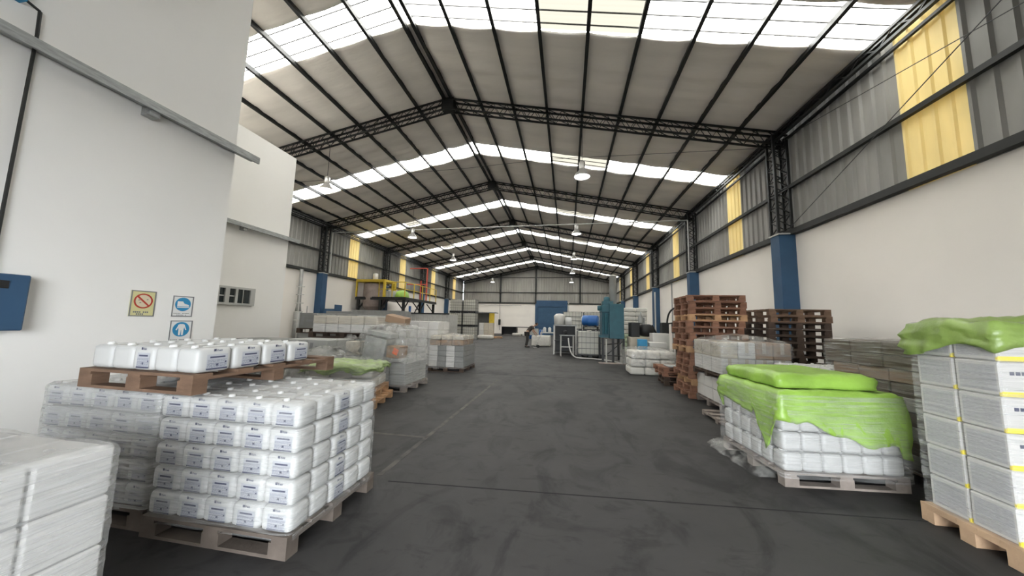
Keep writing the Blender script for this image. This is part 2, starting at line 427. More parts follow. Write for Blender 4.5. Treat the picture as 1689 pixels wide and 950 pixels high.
# back wall girts and posts
for z, t in ((5.85, .05), (8.0, .04), (ZW+.07, .09)):
    tn += 1; m = MB(); half = (ZR-z)/SL if z > ZE else 99
    m.box(max(L, XR-half+.3), min(R, XR+half-.3), YB-.10, YB-.01, z-t, z+t); struct(m.build('trim_%d' % tn, M['girt']))
for x in (-9.45, -4.39, 1.71):
    tn += 1; m = MB(); m.box(x-.11, x+.11, YB-.22, YB-.02, ZW, roofz(x)); struct(m.build('trim_%d' % tn, M['steel']))

# trusses: lattice rafters, lattice columns on blue plinths
def pos_word(i): return 'nearest' if i == 0 else ORD[i+1]+' nearest'
for ti, ty in enumerate(TY[1:], 1):
    last = ti == len(TY)-1
    o = thing('roof_truss', 'dark steel lattice roof truss, %s above the hall from the camera' % (ORD[ti]), 'roof truss', (XR, ty-(.2 if last else 0), 0), 0, 'roof trusses')
    for nm, dz in (('top_chord', -.03), ('bottom_chord', -.40)):
        m = MB()
        for s in (-1, 1):
            for yy in (-.12, .12):
                xe = s*(R-XR-.1)
                m.bar((0, yy, ZR+dz), (xe, yy, ZE+dz+.1*SL), .036)
            if s > 0 or True:
                for k in range(0, 24):
                    x = xe*k/24; m.bar((x, -.12, ZR+dz-SL*abs(x)), (xe*(k+1)/24, .12, ZR+dz-SL*abs(xe*(k+1)/24)), .012)
        m.build(nm, M['steel'], o)
    m = MB()
    for s in (-1, 1):
        n = 44
        for k in range(n):
            xa, xb = s*(R-XR-.1)*k/n, s*(R-XR-.1)*(k+1)/n
            za, zb = (-.03, -.40) if k % 2 else (-.40, -.03)
            for yy in (-.12, .12): m.bar((xa, yy, ZR-SL*abs(xa)+za), (xb, yy, ZR-SL*abs(xb)+zb), .011)
    for k in range(-44, 45, 4):
        x = (R-XR-.1)*k/44; z = ZR-SL*abs(x)-.03-(.37 if k % 2 == 0 and False else 0)
        m.bar((x, -.12, ZR-SL*abs(x)-.40), (x, .12, ZR-SL*abs(x)-.40), .011)
    m.build('lacing', M['steel'], o)
    m = MB(); m.box(-.22, .22, -.14, .14, ZR-.44, ZR); m.build('ridge_plate', M['steel'], o)
for s, X in ((1, R), (-1, L)):
    sw = 'right' if s > 0 else 'left'
    for ti, ty in enumerate(TY):
        if ti == 7: continue
        if ti == 0 or (s < 0 and ty < 8): continue
        k = ti if s > 0 else ti-1
        if s < 0 and ti == 2: pass
        o = thing('wall_column', 'dark lattice steel column on blue plinth, %s along the %s wall from the camera' % (ORD[k], sw), 'column', (X, ty, 0), 0, 'columns along the %s wall' % sw)
        m = MB(); m.box(min(0, -s*.42), max(0, -s*.42), -.2, .2, 0, ZW+.02); m.build('blue_plinth', M['blue'], o)['label'] = 'blue painted concrete plinth'
        m = MB(); m.box(min(-s*.01, -s*.45), max(-s*.01, -s*.45), -.23, .23, ZW+.02, ZW+.06); m.build('cap_plate', M['lgrey'], o)
        m = MB(); xs2 = (-s*.05, -s*.40)
        for xx in xs2:
            for yy in (-.16, .16): m.box(xx-.032, xx+.032, yy-.032, yy+.032, ZW+.06, ZE-.1)
        m.build('corner_angles', M['steel'], o)
        m = MB(); n = 15; hh = ZE-.1-ZW-.06
        for q in range(n):
            za, zb = ZW+.06+hh*q/n, ZW+.06+hh*(q+1)/n
            f = 1 if q % 2 else -1
            for yy in (-.16, .16): m.bar((xs2[0] if f > 0 else xs2[1], yy, za), (xs2[1] if f > 0 else xs2[0], yy, zb), .016)
            for xx in xs2: m.bar((xx, -.16*f, za), (xx, .16*f, zb), .016)
        m.build('lacing', M['steel'], o)
# tie rods on the right wall, nearest bay
def rod(pts, label, name='tie_rod', cat='tie rod', r=.009, mt='cable', group=None):
    m = MB()
    for a, c in zip(pts[:-1], pts[1:]): m.bar(a, c, r, 6)
    return tag(m.build(name, M[mt]), label, cat, group)
rod([(R-.2, TY[2]-.25, ZW+.15), (R-.2, TY[1]+.2, ZE-.3)], 'thin diagonal tie rod rising towards the camera on the upper right wall')
rod([(R-.24, TY[2]-.25, ZE-.3), (R-.24, TY[1]+.2, ZW+1.6)], 'thin diagonal tie rod falling towards the camera on the upper right wall')
rod([(L+.45, TY[3]+.3, ZW+.1), (L+.45, TY[3]+.3, 6.95), (R-.45, TY[3]-.25, 6.95), (R-.45, TY[3]-.25, ZW+.1)], 'pale conduit crossing the hall and dropping beside a column on both walls', 'electrical_conduit', 'conduit', .03, 'conduit')
rod([(L+.2, TY[2]+.4, 6.9), (XR, TY[2]+2.4, 8.2), (-.9, TY[2]+1.2, 7.75), (R-.5, TY[2]+.1, 7.1)], 'thin dark lamp cable slung across the hall past the second truss', 'lamp_cable', 'cable', .008)
# downpipe columns on left wall
def dark_pipe(x, y, z1, lab):
    m = MB(); m.lathe(x, y, [(.16, 1.9), (.11, 2.25), (.095, 2.8), (.095, z1)], 10); m.lathe(x, y, [(.2, 0), (.2, 1.9)], 10)
    tag(m.build('downpipe', M['grey']), lab, 'downpipe')
dark_pipe(L+.35, 15.7, ZW, 'grey downpipe widening at its foot against the left white wall')
dark_pipe(L+.3, 22.2, ZW, 'grey downpipe beside the raised tank on the left wall')
m = MB(); m.bar((0, 0, 2.6), (0, 0, 4.25), .05, 6); m.bar((0, 0, 0), (0, 0, 2.6), .05, 6)
o = tag(m.build('white_pipe', M['conduit']), 'white vertical pipe in front of a blue column on the right wall', 'pipe'); o.location = (R-.5, TY[4]-.9, 0); o.scale = (1, 1, .92)
rod([(R-.06, 21.3, 0), (R-.06, 21.3, ZW)], 'thin dark vertical pipe on the right white wall behind the pallet stack', 'wall_pipe', 'pipe', .035, 'grey')
rod([(-9.5, YB-.1, 0.5), (-9.5, YB-.1, ZW)], 'thin vertical pipe on the far white wall left of the blue door', 'wall_pipe', 'pipe', .03, 'grey')
rod([(R-1.9, YB-.1, 0.2), (R-1.9, YB-.1, 6.2)], 'thin vertical pipe on the far white wall right of the blue door', 'wall_pipe', 'pipe', .03, 'grey')
# wall dark crack-like drain pipe on near office wall
m = MB(); pts = [(-4.96, 1.78, 4.50), (-4.96, 1.98, 4.43), (-4.965, 1.99, 4.2), (-4.965, 1.99, 0.1)]
for a, c in zip(pts[:-1], pts[1:]): m.bar(a, c, .013, 6)
tag(m.build('drain_pipe', M['girt']), 'thin rusty vertical pipe on the near white office wall', 'pipe')

# ---------------------------------------------------------------- back door
o = struct(link('door_1', None, None, (-4.45, YB, 0)))
m = MB(); m.box(0, 4.45, -.16, 0, 3.9, 4.75); m.box(0, .42, -.16, 0, 0, 3.9); m.box(4.2, 4.45, -.16, 0, 0, 3.9); m.build('door_frame', M['blue'], o)
m = MB()
for k in range(26): m.box(.42, 4.2, -.07-(.02 if k % 2 else 0), -.01, k*.15, k*.15+.15)
m.build('door_slats', M['bluedoor'], o)
m = MB(); m.bar((4.6, -.1, 0), (4.6, -.1, 4.6), .045, 8); tag(m.build('door_pipe', M['conduit']), 'white pipe standing right of the blue roll-up door', 'pipe').location = (-4.45, YB, 0)

# ---------------------------------------------------------------- lamps
def high_bay():
    o = thing('pendant_lamp', '', 'lamp')
    m = MB(); m.lathe(0, 0, [(.265, 0), (.26, .03), (.22, .10), (.13, .20), (.095, .27)], 24, close=False)
    q = m.build('reflector', M['lamp'], o, True); md = q.modifiers.new('s', 'SOLIDIFY'); md.thickness = .008
    m = MB(); m.lathe(0, 0, [(.095, .27), (.10, .30), (.10, .50), (.075, .54), (.02, .56)], 20); m.build('lamp_housing', M['lamp'], o, True)
    m = MB(); m.lathe(0, 0, [(.02, .045), (.16, .05), (.235, .032), (.235, .022), (.1, .012), (.02, .01)], 24); m.build('glass_disc', M['bulb'], o, True)['label'] = 'glowing white lamp glass'
    m = MB(); m.bar((0, 0, .55), (0, 0, 2.2), .008, 6); m.build('suspension_cable', M['cable'], o)
    return o
LP = high_bay(); LP0 = True
for side, X, zs in (('right', .45, 6.42), ('left', -9.05, 6.42)):
    for i in range(6):
        if side == 'right' and i == 5: continue
        y = TY[2+i] if i < 5 else TY[7]-1
        if side == 'left' and i == 4: y = TY[6]
        if i == 5: continue
        loc = (X, y, zs)
        if LP0: o = LP; LP0 = False; o.location = loc
        else: o = copy_tree(LP, loc)
        for ch in o.children:
            if ch.name.startswith('suspension_cable'):
                zt = roofz(X)-.4-zs; ch.scale = (1, 1, zt/2.2)
                ch.location = (0, 0, .54-.55*zt/2.2) if False else (0, 0, 0)
        o['label'] = 'aluminium high-bay pendant lamp with glowing glass, %s from the camera in the %s row' % (ORD[i+1], side)
        o['group'] = 'high-bay lamps in the %s row' % side

# ---------------------------------------------------------------- wall signs and box
def sign(y, z, wy, hz, bgm, discm, name, label, art):
    o = thing(name, label, 'sign', (-5.0, y, z))
    m = MB(); m.box(0, .006, 0, wy, 0, hz, m=0); e = .012
    m.box(.006, .009, 0, wy, 0, e, m=1); m.box(.006, .009, 0, wy, hz-e, hz, m=1); m.box(.006, .009, 0, e, e, hz-e, m=1); m.box(.006, .009, wy-e, wy, e, hz-e, m=1)
    m.build('sign_board', [bgm, M['signe']], o)
    cy, cz, r = wy/2, hz*.60, min(wy, hz)*.38
    m = MB(); bm = m.bm
    art(m, cy, cz, r, wy, hz); m.build('pictogram', [discm, M['signw'], M['signe'], M['signcream']], o)
def disc(m, cy, cz, r, x, mi, r0=0, n=28):
    m.mi = mi
    vo = [m.bm.verts.new((x, cy+r*math.cos(2*PI*i/n), cz+r*math.sin(2*PI*i/n))) for i in range(n)]
    if r0:
        vi = [m.bm.verts.new((x, cy+r0*math.cos(2*PI*i/n), cz+r0*math.sin(2*PI*i/n))) for i in range(n)]
        for i in range(n):
            f = m.bm.faces.new((vo[i], vo[(i+1) % n], vi[(i+1) % n], vi[i])); f.material_index = mi
    else:
        f = m.bm.faces.new(vo); f.material_index = mi
def poly(m, pts, cy, cz, r, x, mi):
    f = m.bm.faces.new([m.bm.verts.new((x, cy+r*a, cz+r*c)) for a, c in pts]); f.material_index = mi
def art_no(m, cy, cz, r, wy, hz):
    disc(m, cy, cz, r*.98, .0075, 3); disc(m, cy, cz, r, .009, 0, r*.82)
    poly(m, [(-.70, .52), (-.55, .66), (.66, -.55), (.52, -.68)], cy, cz, r, .010, 0)
    for (a, c) in ((-.45, .1), (.42, .2), (-.3, -.25)): poly(m, [(a-.1, c-.06), (a+.1, c-.02), (a+.06, c+.08), (a-.08, c+.06)], cy, cz, r, .0085, 2)
    for k, (zz, hw) in enumerate(((.17, .34), (.09, .22))):
        for q in range(int(hw*2*wy/.018)):
            if q % 5 == 4: continue
            y0 = wy/2-hw*wy+q*.018; m.box(y0, y0+.012, .006, .0085, 0, 0) if False else m.box(.006, .0085, y0, y0+.012, hz*zz-.009, hz*zz+.009, m=2)
def art_boot(m, cy, cz, r, wy, hz):
    disc(m, cy, cz, r, .0075, 0)
    poly(m, [(-.72, -.30), (-.72, .42), (-.05, .42), (.15, .12), (.75, -.08), (.80, -.30)], cy, cz, r, .0085, 1)
    poly(m, [(-.72, -.50), (-.72, -.36), (.80, -.36), (.80, -.50)], cy, cz, r, .0085, 1)
    for zz, hw in ((.16, .40), (.08, .25)):
        for q in range(int(hw*2*wy/.016)):
            if q % 6 == 5: continue
            y0 = wy/2-hw*wy+q*.016; m.box(.006, .0085, y0, y0+.010, hz*zz-.005, hz*zz+.005, m=2)
def art_suit(m, cy, cz, r, wy, hz):
    disc(m, cy, cz, r, .0075, 0)
    poly(m, [(-.22, .72), (.22, .72), (.40, .60), (.34, .2), (.30, -.05), (.28, -.8), (.07, -.8), (.02, -.1), (-.02, -.1), (-.07, -.8), (-.28, -.8), (-.30, -.05), (-.34, .2), (-.40, .60)], cy, cz, r, .0085, 1)
    poly(m, [(-.36, .62), (-.30, .40), (-.50, -.12), (-.64, -.06)], cy, cz, r, .0088, 1); poly(m, [(.36, .62), (.30, .40), (.50, -.12), (.64, -.06)], cy, cz, r, .0088, 1)
    for zz, hw in ((.13, .42), (.06, .40)):
        for q in range(int(hw*2*wy/.016)):
            if q % 6 == 5: continue
            y0 = wy/2-hw*wy+q*.016; m.box(.006, .0085, y0, y0+.010, hz*zz-.005, hz*zz+.005, m=2)
sign(2.95, 1.565, .235, .305, M['signy'], M['redsign'], 'prohibition_sign', 'cream sign with a red struck-through circle on the white office wall', art_no)
sign(3.36, 1.57, .235, .27, M['signw'], M['signb'], 'footwear_sign', 'white sign with a boot in a blue circle, upper right on the office wall', art_boot)
sign(3.365, 1.235, .25, .285, M['signw'], M['signb'], 'overalls_sign', 'white sign with overalls in a blue circle, lower of the two blue signs', art_suit)
o = thing('switch_box', 'blue metal electrical box at the left edge on the office wall', 'electrical box', (-5.0, 1.75, 1.42))
m = MB(); m.box(0, .14, 0, .42, 0, .50, .01); m.build('box_body', M['blue'], o)
m = MB(); m.box(.14, .147, .02, .30, .37, .44); m.build('dark_slot', M['black'], o)
m = MB(); m.box(0, .1, 1.55-1.75, 1.88-1.75, 0, .3); q = tag(m.build('wall_cabinet', M['signb']), 'blue box high on the office wall above the ledge, cut by the photo edge', 'cabinet'); q.location = (-5.0, 1.75, 4.42)

# ---------------------------------------------------------------- pallets
_pal = {}
def pallet(x, y, z, lx, ly, mt, label, rz=0, group=None, H=.144, cat='pallet'):
    """corner pallet: x,y = near-left corner of the footprint before rotation"""
    key = (lx, ly, mt, H)
    if key not in _pal:
        d = MB(); n = 5 if lx > ly else 5; t = .022
        if True:
            bw = .13; gap = (ly-n*bw)/(n-1)
            for i in range(n): d.box(0, lx, i*(bw+gap), i*(bw+gap)+bw, H-t, H)
        for xx in (0, lx/2-.06, lx-.12): d.box(xx, xx+.12, 0, ly, H-2*t, H-t)
        dm = d.mesh('deck', M[mt])
        r = MB()
        for xx in (0, lx/2-.07, lx-.14): r.box(xx, xx+.14, 0, .10, t, H-2*t)
        r.box(0, lx, 0, .10, 0, t); rm = r.mesh('runner', M[mt])
        _pal[key] = (dm, rm)
    dm, rm = _pal[key]
    o = thing('wood_pallet', label, cat, (x, y, z), rz, group)
    link('deck', dm, o)
    for yy in (0, ly/2-.05, ly-.10): link('runner', rm, o, (0, yy, 0))
    return o

# ---------------------------------------------------------------- jugs
def label_mesh(w_, h_, name='label'):
    """printed label in the plane y=0 facing -y, centred x, from z=0"""
    m = MB(); t = -.0015
    m.quad((-w_/2, 0, 0), (w_/2, 0, 0), (w_/2, 0, h_*.74), (-w_/2, 0, h_*.74), m=0)
    def r(x0, x1, z0, z1, mi): m.quad((x0*w_, t, z0*h_), (x1*w_, t, z0*h_), (x1*w_, t, z1*h_), (x0*w_, t, z1*h_), m=mi)
    r(-.5, .5, 0, .075, 1); r(-.36, .36, .56, .64, 1); r(-.46, .46, .47, .48, 1); r(-.46, .46, .30, .312, 1)
    for z in (.42, .37, .26, .21, .16, .115): 
        x = -.46
        while x < .42:
            l = random.uniform(.05, .16); r(x, min(.46, x+l), z, z+.022, 2); x += l+.03
    r(-.06, .06, .18, .28, 1); r(.36, .44, .30, .37, 1)
    r(-.22, -.10, .88, 1.0, 1); r(-.06, -.01, .88, .98, 2); r(.02, .10, .88, .95, 2); r(.12, .18, .88, .96, 2)
    return m.mesh(name, [M['paper'], M['ink'], M['inkg']])
def jug_mesh(w_, d_, h_):
    m = MB()
    m.box(-w_/2, w_/2, -d_/2, d_/2, 0, h_*.94, .040, 3)
    # handle bridge and moulded shoulder
    m.box(-w_*.16, w_*.30, -.014, .014, h_*.90, h_*.985, .010, 2)
    # side grip recess strips
    m.box(w_/2-.004, w_/2+.001, -d_*.25, d_*.25, h_*.62, h_*.74, .0015)
    me = m.mesh('jug_body', M['jug'], False)
    for p in me.polygons: p.use_smooth = True
    return me
def cap_mesh():
    m = MB(); m.lathe(0, 0, [(.024, 0), (.024, .004), (.021, .018), (.019, .02)], 14); return m.mesh('cap', M['jugcap'], True)
CAPM = cap_mesh(); _jm = {}
def jug(x, y, z, w_, d_, h_, rz, label, group, lab=True):
    key = (round(w_, 3), round(d_, 3), round(h_, 3))
    if key not in _jm: _jm[key] = (jug_mesh(w_, d_, h_), [label_mesh(w_*.60, h_*.80) for _ in range(2)], label_mesh(d_*.62, h_*.80))
    bm_, lms, lmd = _jm[key]
    o = link('plastic_jug', bm_, None, (x, y, z), rz); tag(o, label, 'jug', group)
    if lab: link('label', random.choice(lms), o, (w_*.06, -d_/2-.0015, h_*.10))
    link('cap', CAPM, o, (-w_*.30, 0, h_*.93))
    return o

def rot(px, py, ox, oy, a):
    c, s = math.cos(a), math.sin(a); dx, dy = px-ox, py-oy
    return ox+c*dx-s*dy, oy+s*dx+c*dy

# J1, J2 wrapped jug pallets
def jug_load(X0, Y0, nx, ny, nz, cw, cd, ch, z0, where, group, right=True, left=False, lab=True, rightlab=None, rz=0, jit=.003, topword='topmost'):
    n = 0
    for k in range(nz):
        for j in range(ny):
            for i in range(nx):
                front = j == 0; rt = right and i == nx-1; lf = left and i == 0; top = k == nz-1
                if not (front or rt or lf or top): continue
                x = X0+(i+.5)*cw; y = Y0+(j+.5)*cd
                layer = ORD[nz-k]+' layer down'
                if front: pos = 'front row, %s from left' % ORD[i+1]
                elif rt: pos = 'right side, %s from front' % ORD[j+1]
                elif lf: pos = 'left side, %s from front' % ORD[j+1]
                else: pos = '%s row, %s from left' % (ORD[j+1], ORD[i+1])
                px, py = rot(x, y, X0, Y0, rz)
                lb = lab and front
                txt = 'white jug %s, %s, %s' % (where, layer, pos)
                lj = rightlab is not None and rt and j == rightlab
                o = jug(px+random.uniform(-jit, jit), py+random.uniform(-jit, jit), z0+k*ch, (cw if not lj else cd)*.985, (cd if not lj else cw)*.985, ch, rz+random.uniform(-.01, .01) + (PI/2 if lj else 0), txt, group, lb or lj)
                n += 1
    return n
JX, JY = -3.03, 2.05
pallet(JX-.01, JY-.02, 0, 1.22, .98, 'woodshaded', 'shaded wooden pallet under the large wrapped load of labelled white jugs')
jug_load(JX, JY, 5, 5, 5, .24, .185, .171, .146, 'in the big wrapped load', 'labelled jugs in the big wrapped load', rightlab=2)
J2X = -4.30
pallet(J2X-.01, JY+.02, 0, 1.22, .98, 'woodshaded', 'shaded wooden pallet under the hazy wrapped jugs beside the office wall')
jug_load(J2X, JY+.04, 5, 5, 5, .24, .185, .171, .146, 'in hazy load by office wall', 'jugs in the hazy wrapped load by the wall', right=False)

# stretch film shells
def film(name, x0, x1, y0, y1, z0, z1, label, rz=0, org=None, amp=.006, seed=0, mt='film', cuts=22, rnd=.05, topamp=None, cat='plastic wrap', bulge=0):
    bm = bmesh.new(); sx, sy, sz = x1-x0, y1-y0, z1-z0
    bmesh.ops.create_cube(bm, size=1)
    bmesh.ops.subdivide_edges(bm, edges=bm.edges[:], cuts=cuts, use_grid_fill=True)
    kill = [f for f in bm.faces if all(v.co.z < -.499 for v in f.verts)]
    bmesh.ops.delete(bm, geom=kill, context='FACES')
    for v in bm.verts:
        p = Vector((v.co.x*sx, v.co.y*sy, v.co.z*sz))
        hx, hy, hz = sx/2-rnd, sy/2-rnd, sz/2-rnd
        c = Vector((max(-hx, min(hx, p.x)), max(-hy, min(hy, p.y)), min(hz, p.z)))
        d = p-c
        if d.length > 1e-6:
            q = c+d.normalized()*rnd
            if abs(d.x) > 1e-6 or abs(d.y) > 1e-6 or d.z > 0:
                p = Vector((q.x, q.y, q.z if d.z > 0 else p.z))
        nn = noise.noise(Vector((p.x*2+seed, p.y*2, p.z*16+seed)))+.6*noise.noise(Vector((p.x*9, p.y*9+seed, p.z*30)))
        a = amp if p.z < sz/2-.02 else (topamp or amp)
        n_ = d.normalized() if d.length > 1e-6 else Vector((0, 0, 1))
        if p.z >= sz/2-.02: n_ = Vector((n_.x*.3, n_.y*.3, 1))
        p = p+n_*a*nn
        if bulge: p.x *= 1+bulge*math.cos(PI*p.z/sz)*.5; p.y *= 1+bulge*math.cos(PI*p.z/sz)*.5
        v.co = p
    for f in bm.faces: f.smooth = True
    me = bpy.data.meshes.new(name); bm.to_mesh(me); bm.free(); me.materials.append(M[mt])
    cx, cy = (x0+x1)/2, (y0+y1)/2
    if org: cx, cy = rot(cx, cy, org[0], org[1], rz)
    o = link(name, me, None, (cx, cy, (z0+z1)/2), rz); return tag(o, label, cat)
film('stretch_wrap', JX-.012, JX+1.215, JY-.012, JY+.94, .10, 1.012, 'clear stretch wrap around the big load of labelled jugs', seed=3, topamp=.012)
film('stretch_wrap', J2X-.012, J2X+1.215, JY+.022, JY+.98, .12, 1.012, 'milky stretch wrap around the jug load by the office wall', seed=9, mt='film2', topamp=.012)

# loose pallet on top with one layer of jugs
PTX, PTY, PTR = -2.67-1.10, 1.99, -.02
pallet(PTX, PTY, 1.022, 1.12, 1.40, 'wood', 'brown wooden pallet lying on top of the two wrapped jug loads', PTR)
for j in range(4):
    for i in range(5):
        x = PTX+.03+(i+.5)*.212; y = PTY+.03+(j+.5)*.262
        px, py = rot(x, y, PTX, PTY, PTR)
        ff = (i == 2 and j == 0)
        if ff: jug(px, py, 1.166, .205, .25, .195, PTR, 'white jug on the loose top pallet, first row, third from left, label facing the camera', 'jugs on the loose top pallet', True)
        else:
            jug(px, py, 1.166, .25, .205, .195, PTR+PI/2+random.uniform(-.02, .02), 'white jug on the loose top pallet, %s row, %s from left' % (ORD[j+1], ORD[i+1]), 'jugs on the loose top pallet', i == 4)

# ---------------------------------------------------------------- cartons
_cm = {}
def carton(x, y, z, sx, sy, sz, mt, label, rz=0, group=None, deco=None, loc=None):
    key = (round(sx, 3), round(sy, 3), round(sz, 3), mt, deco)
    if key not in _cm:
        m = MB(); m.box(0, sx, 0, sy, 0, sz, min(.010, sz*.06)); _cm[key] = {'body': m.mesh('carton_body', M[mt])}
        if deco == 'print':
            m = MB(); m.quad((-.001, sy*.90, sz*.12), (-.001, sy*.08, sz*.12), (-.001, sy*.08, sz*.88), (-.001, sy*.90, sz*.88)); _cm[key]['printed_panel'] = m.mesh('printed_panel', M['cprint'])
            m = MB(); m.box(0.0, sx*.97, -.003, 0, .0, .035); m.box(-.003, 0, 0, .012, 0, .028); _cm[key]['packing_tape'] = m.mesh('packing_tape', M['tape'])
            m = MB()
            for k in range(4): m.box(sx*.2+k*.035, sx*.2+k*.035+.026, -.002, 0, sz*.62, sz*.72)
            _cm[key]['printed_mark'] = m.mesh('printed_mark', M['ink'])
        elif deco == 'tape':
            m = MB(); m.box(0, sx, sy*.5-.025, sy*.5+.025, sz, sz+.001); m.box(sx*.5-.03, sx*.5+.03, -.001, 0, sz*.35, sz); _cm[key]['packing_tape'] = m.mesh('packing_tape', M['tan'])
        elif deco == 'logo':
            m = MB(); m.quad((sx*.08, -.001, sz*.2), (sx*.24, -.001, sz*.2), (sx*.30, -.001, sz*.8), (sx*.14, -.001, sz*.8)); m.quad((sx*.4, -.001, sz*.42), (sx*.8, -.001, sz*.42), (sx*.8, -.001, sz*.58), (sx*.4, -.001, sz*.58)); _cm[key]['printed_mark'] = m.mesh('printed_mark', M['signe'])
    o = link('carton', _cm[key]['body'], None, (x, y, z), rz); tag(o, label, 'carton', group)
    for k, me in _cm[key].items():
        if k != 'body': link(k, me, o)
    return o
def carton_load(X0, Y0, nx, ny, nz, sx, sy, sz, z0, mts, where, group, rz=0, org=None, right=True, left=False, deco=None, jit=.003, adj='white', gap=.007):
    ox, oy = org or (X0, Y0)
    for k in range(nz):
        for j in range(ny):
            for i in range(nx):
                front = j == 0; rt = right and i == nx-1; lf = left and i == 0
                if not (front or rt or lf or k == nz-1): continue
                px, py = rot(X0+i*sx, Y0+j*sy, ox, oy, rz)
                mt = mts(i, j, k) if callable(mts) else mts
                if front: pos = 'front row, %s from left' % ORD[i+1]
                elif rt: pos = 'right side, %s from front' % ORD[j+1]
                elif lf: pos = 'left side, %s from front' % ORD[j+1]
                else: pos = '%s row, %s from left' % (ORD[j+1], ORD[i+1])
                a = adj(i, j, k) if callable(adj) else adj
                carton(px+random.uniform(-jit, jit), py+random.uniform(-jit, jit), z0+k*sz, sx-gap, sy-gap, sz-.005, mt, '%s carton %s, %s layer down, %s' % (a, where, ORD[nz-k], pos), rz, group, deco)

# L0: near left corner, white cartons under milky film, seen on right and top
pallet(-3.24, .28, 0, 1.2, 1.0, 'woodgrey', 'wooden pallet under the white cartons in the bottom left corner')
carton_load(-3.25, .27, 4, 4, 4, .30, .245, .2125, .146, 'cwhite', 'in nearest bottom left load', 'cartons in the near left corner load', deco=None)
film('stretch_wrap', -3.26, -2.035, .255, 1.265, .10, 1.008, 'milky stretch wrap around the white load in the bottom left corner', seed=21, mt='film2', topamp=.014, rnd=.04)

# B1: tall carton pallet at the right edge
BX, BY = 3.09, 2.96
pallet(BX-.05, BY-.06, 0, 1.3, .66, 'woodlight', 'pale new wooden pallet under the tall white carton stack at the right edge')
carton_load(BX, BY, 4, 2, 6, .30, .285, .252, .146, 'cwhite', 'in tall right edge stack', 'cartons in the tall right edge stack', left=True, right=False, deco='print')

def drape(name, x0, x1, y0, y1, z, hem, mt, label, rz=0, org=None, amp=.02, seed=0, off=.02, nx=22, ny=22, nd=8, dome=0, cat='plastic sheet', flare=.0):
    bm = bmesh.new()
    def N(p, s=5): return noise.noise(Vector((p[0]*s+seed, p[1]*s, p[2]*s)))
    g = [[None]*(ny+1) for _ in range(nx+1)]
    for i in range(nx+1):
        for j in range(ny+1):
            u, v = i/nx, j/ny; x = x0+(x1-x0)*u; y = y0+(y1-y0)*v
            e = min(u, 1-u, v, 1-v)*2
            zz = z+dome*math.sin(PI*u)*math.sin(PI*v)+amp*N((x, y, z))+amp*.7*N((x, y, z), 11)+amp*.5*N((x*.6, y*2.5, z), 9) - (.02 if e < .001 else 0)
            g[i][j] = bm.verts.new((x, y, zz))
    for i in range(nx):
        for j in range(ny): bm.faces.new((g[i][j], g[i+1][j], g[i+1][j+1], g[i][j+1]))
    ring = [(i, 0) for i in range(nx)]+[(nx, j) for j in range(ny)]+[(i, ny) for i in range(nx, 0, -1)]+[(0, j) for j in range(ny, 0, -1)]
    rings = [[g[i][j] for i, j in ring]]
    cx, cy = (x0+x1)/2, (y0+y1)/2
    for d in range(1, nd+1):
        cur = []
        for (i, j) in ring:
            v = g[i][j].co; dirx = -1 if i == 0 else (1 if i == nx else 0); diry = -1 if j == 0 else (1 if j == ny else 0)
            h = hem(i/nx, j/ny); t = d/nd
            o_ = off*min(1, t*4)+flare*t
            ww = amp*(N((v.x, v.y, t*h*2), 7)+.6*N((v.x, v.y, t*h), 15))*min(1, t*3)
            ww += amp*.9*N((v.x*3.2, v.y*3.2, .3+t*.12), 6)*min(1, t*2)
            cur.append(bm.verts.new((v.x+dirx*(o_+max(-.8*off, ww)), v.y+diry*(o_+max(-.8*off, ww)), v.z-(v.z-h)*t)))
        rings.append(cur)
    n = len(ring)
    for d in range(nd):
        for q in range(n): bm.faces.new((rings[d][q], rings[d+1][q], rings[d+1][(q+1) % n], rings[d][(q+1) % n]))
    bmesh.ops.recalc_face_normals(bm, faces=bm.faces[:])
    for v in bm.verts:
        v.co -= Vector((cx, cy, 0))
    for f in bm.faces: f.smooth = True
    me = bpy.data.meshes.new(name); bm.to_mesh(me); bm.free(); me.materials.append(M[mt])
    if org: cx, cy = rot(cx, cy, org[0], org[1], rz)
    o = link(name, me, None, (cx, cy, 0), rz); md = o.modifiers.new('s', 'SOLIDIFY'); md.thickness = .004
    return tag(o, label, cat)
def hemB(u, v): return 1.46+.06*math.sin(u*9+v*5)+(-.16 if u > .3 and v < .1 else 0)
drape('green_cover_sheet', BX-.03, BX+1.22, BY-.02, BY+.59, 1.70, hemB, 'greenb', 'lime green plastic sheet over the tall carton stack at the right edge', amp=.03, seed=4, off=.02, dome=.05)
film('stretch_wrap', BX-.03, BX+1.235, BY-.025, BY+.60, .12, 1.69, 'clear stretch wrap around the tall white carton stack at the right edge', seed=33, rnd=.03)

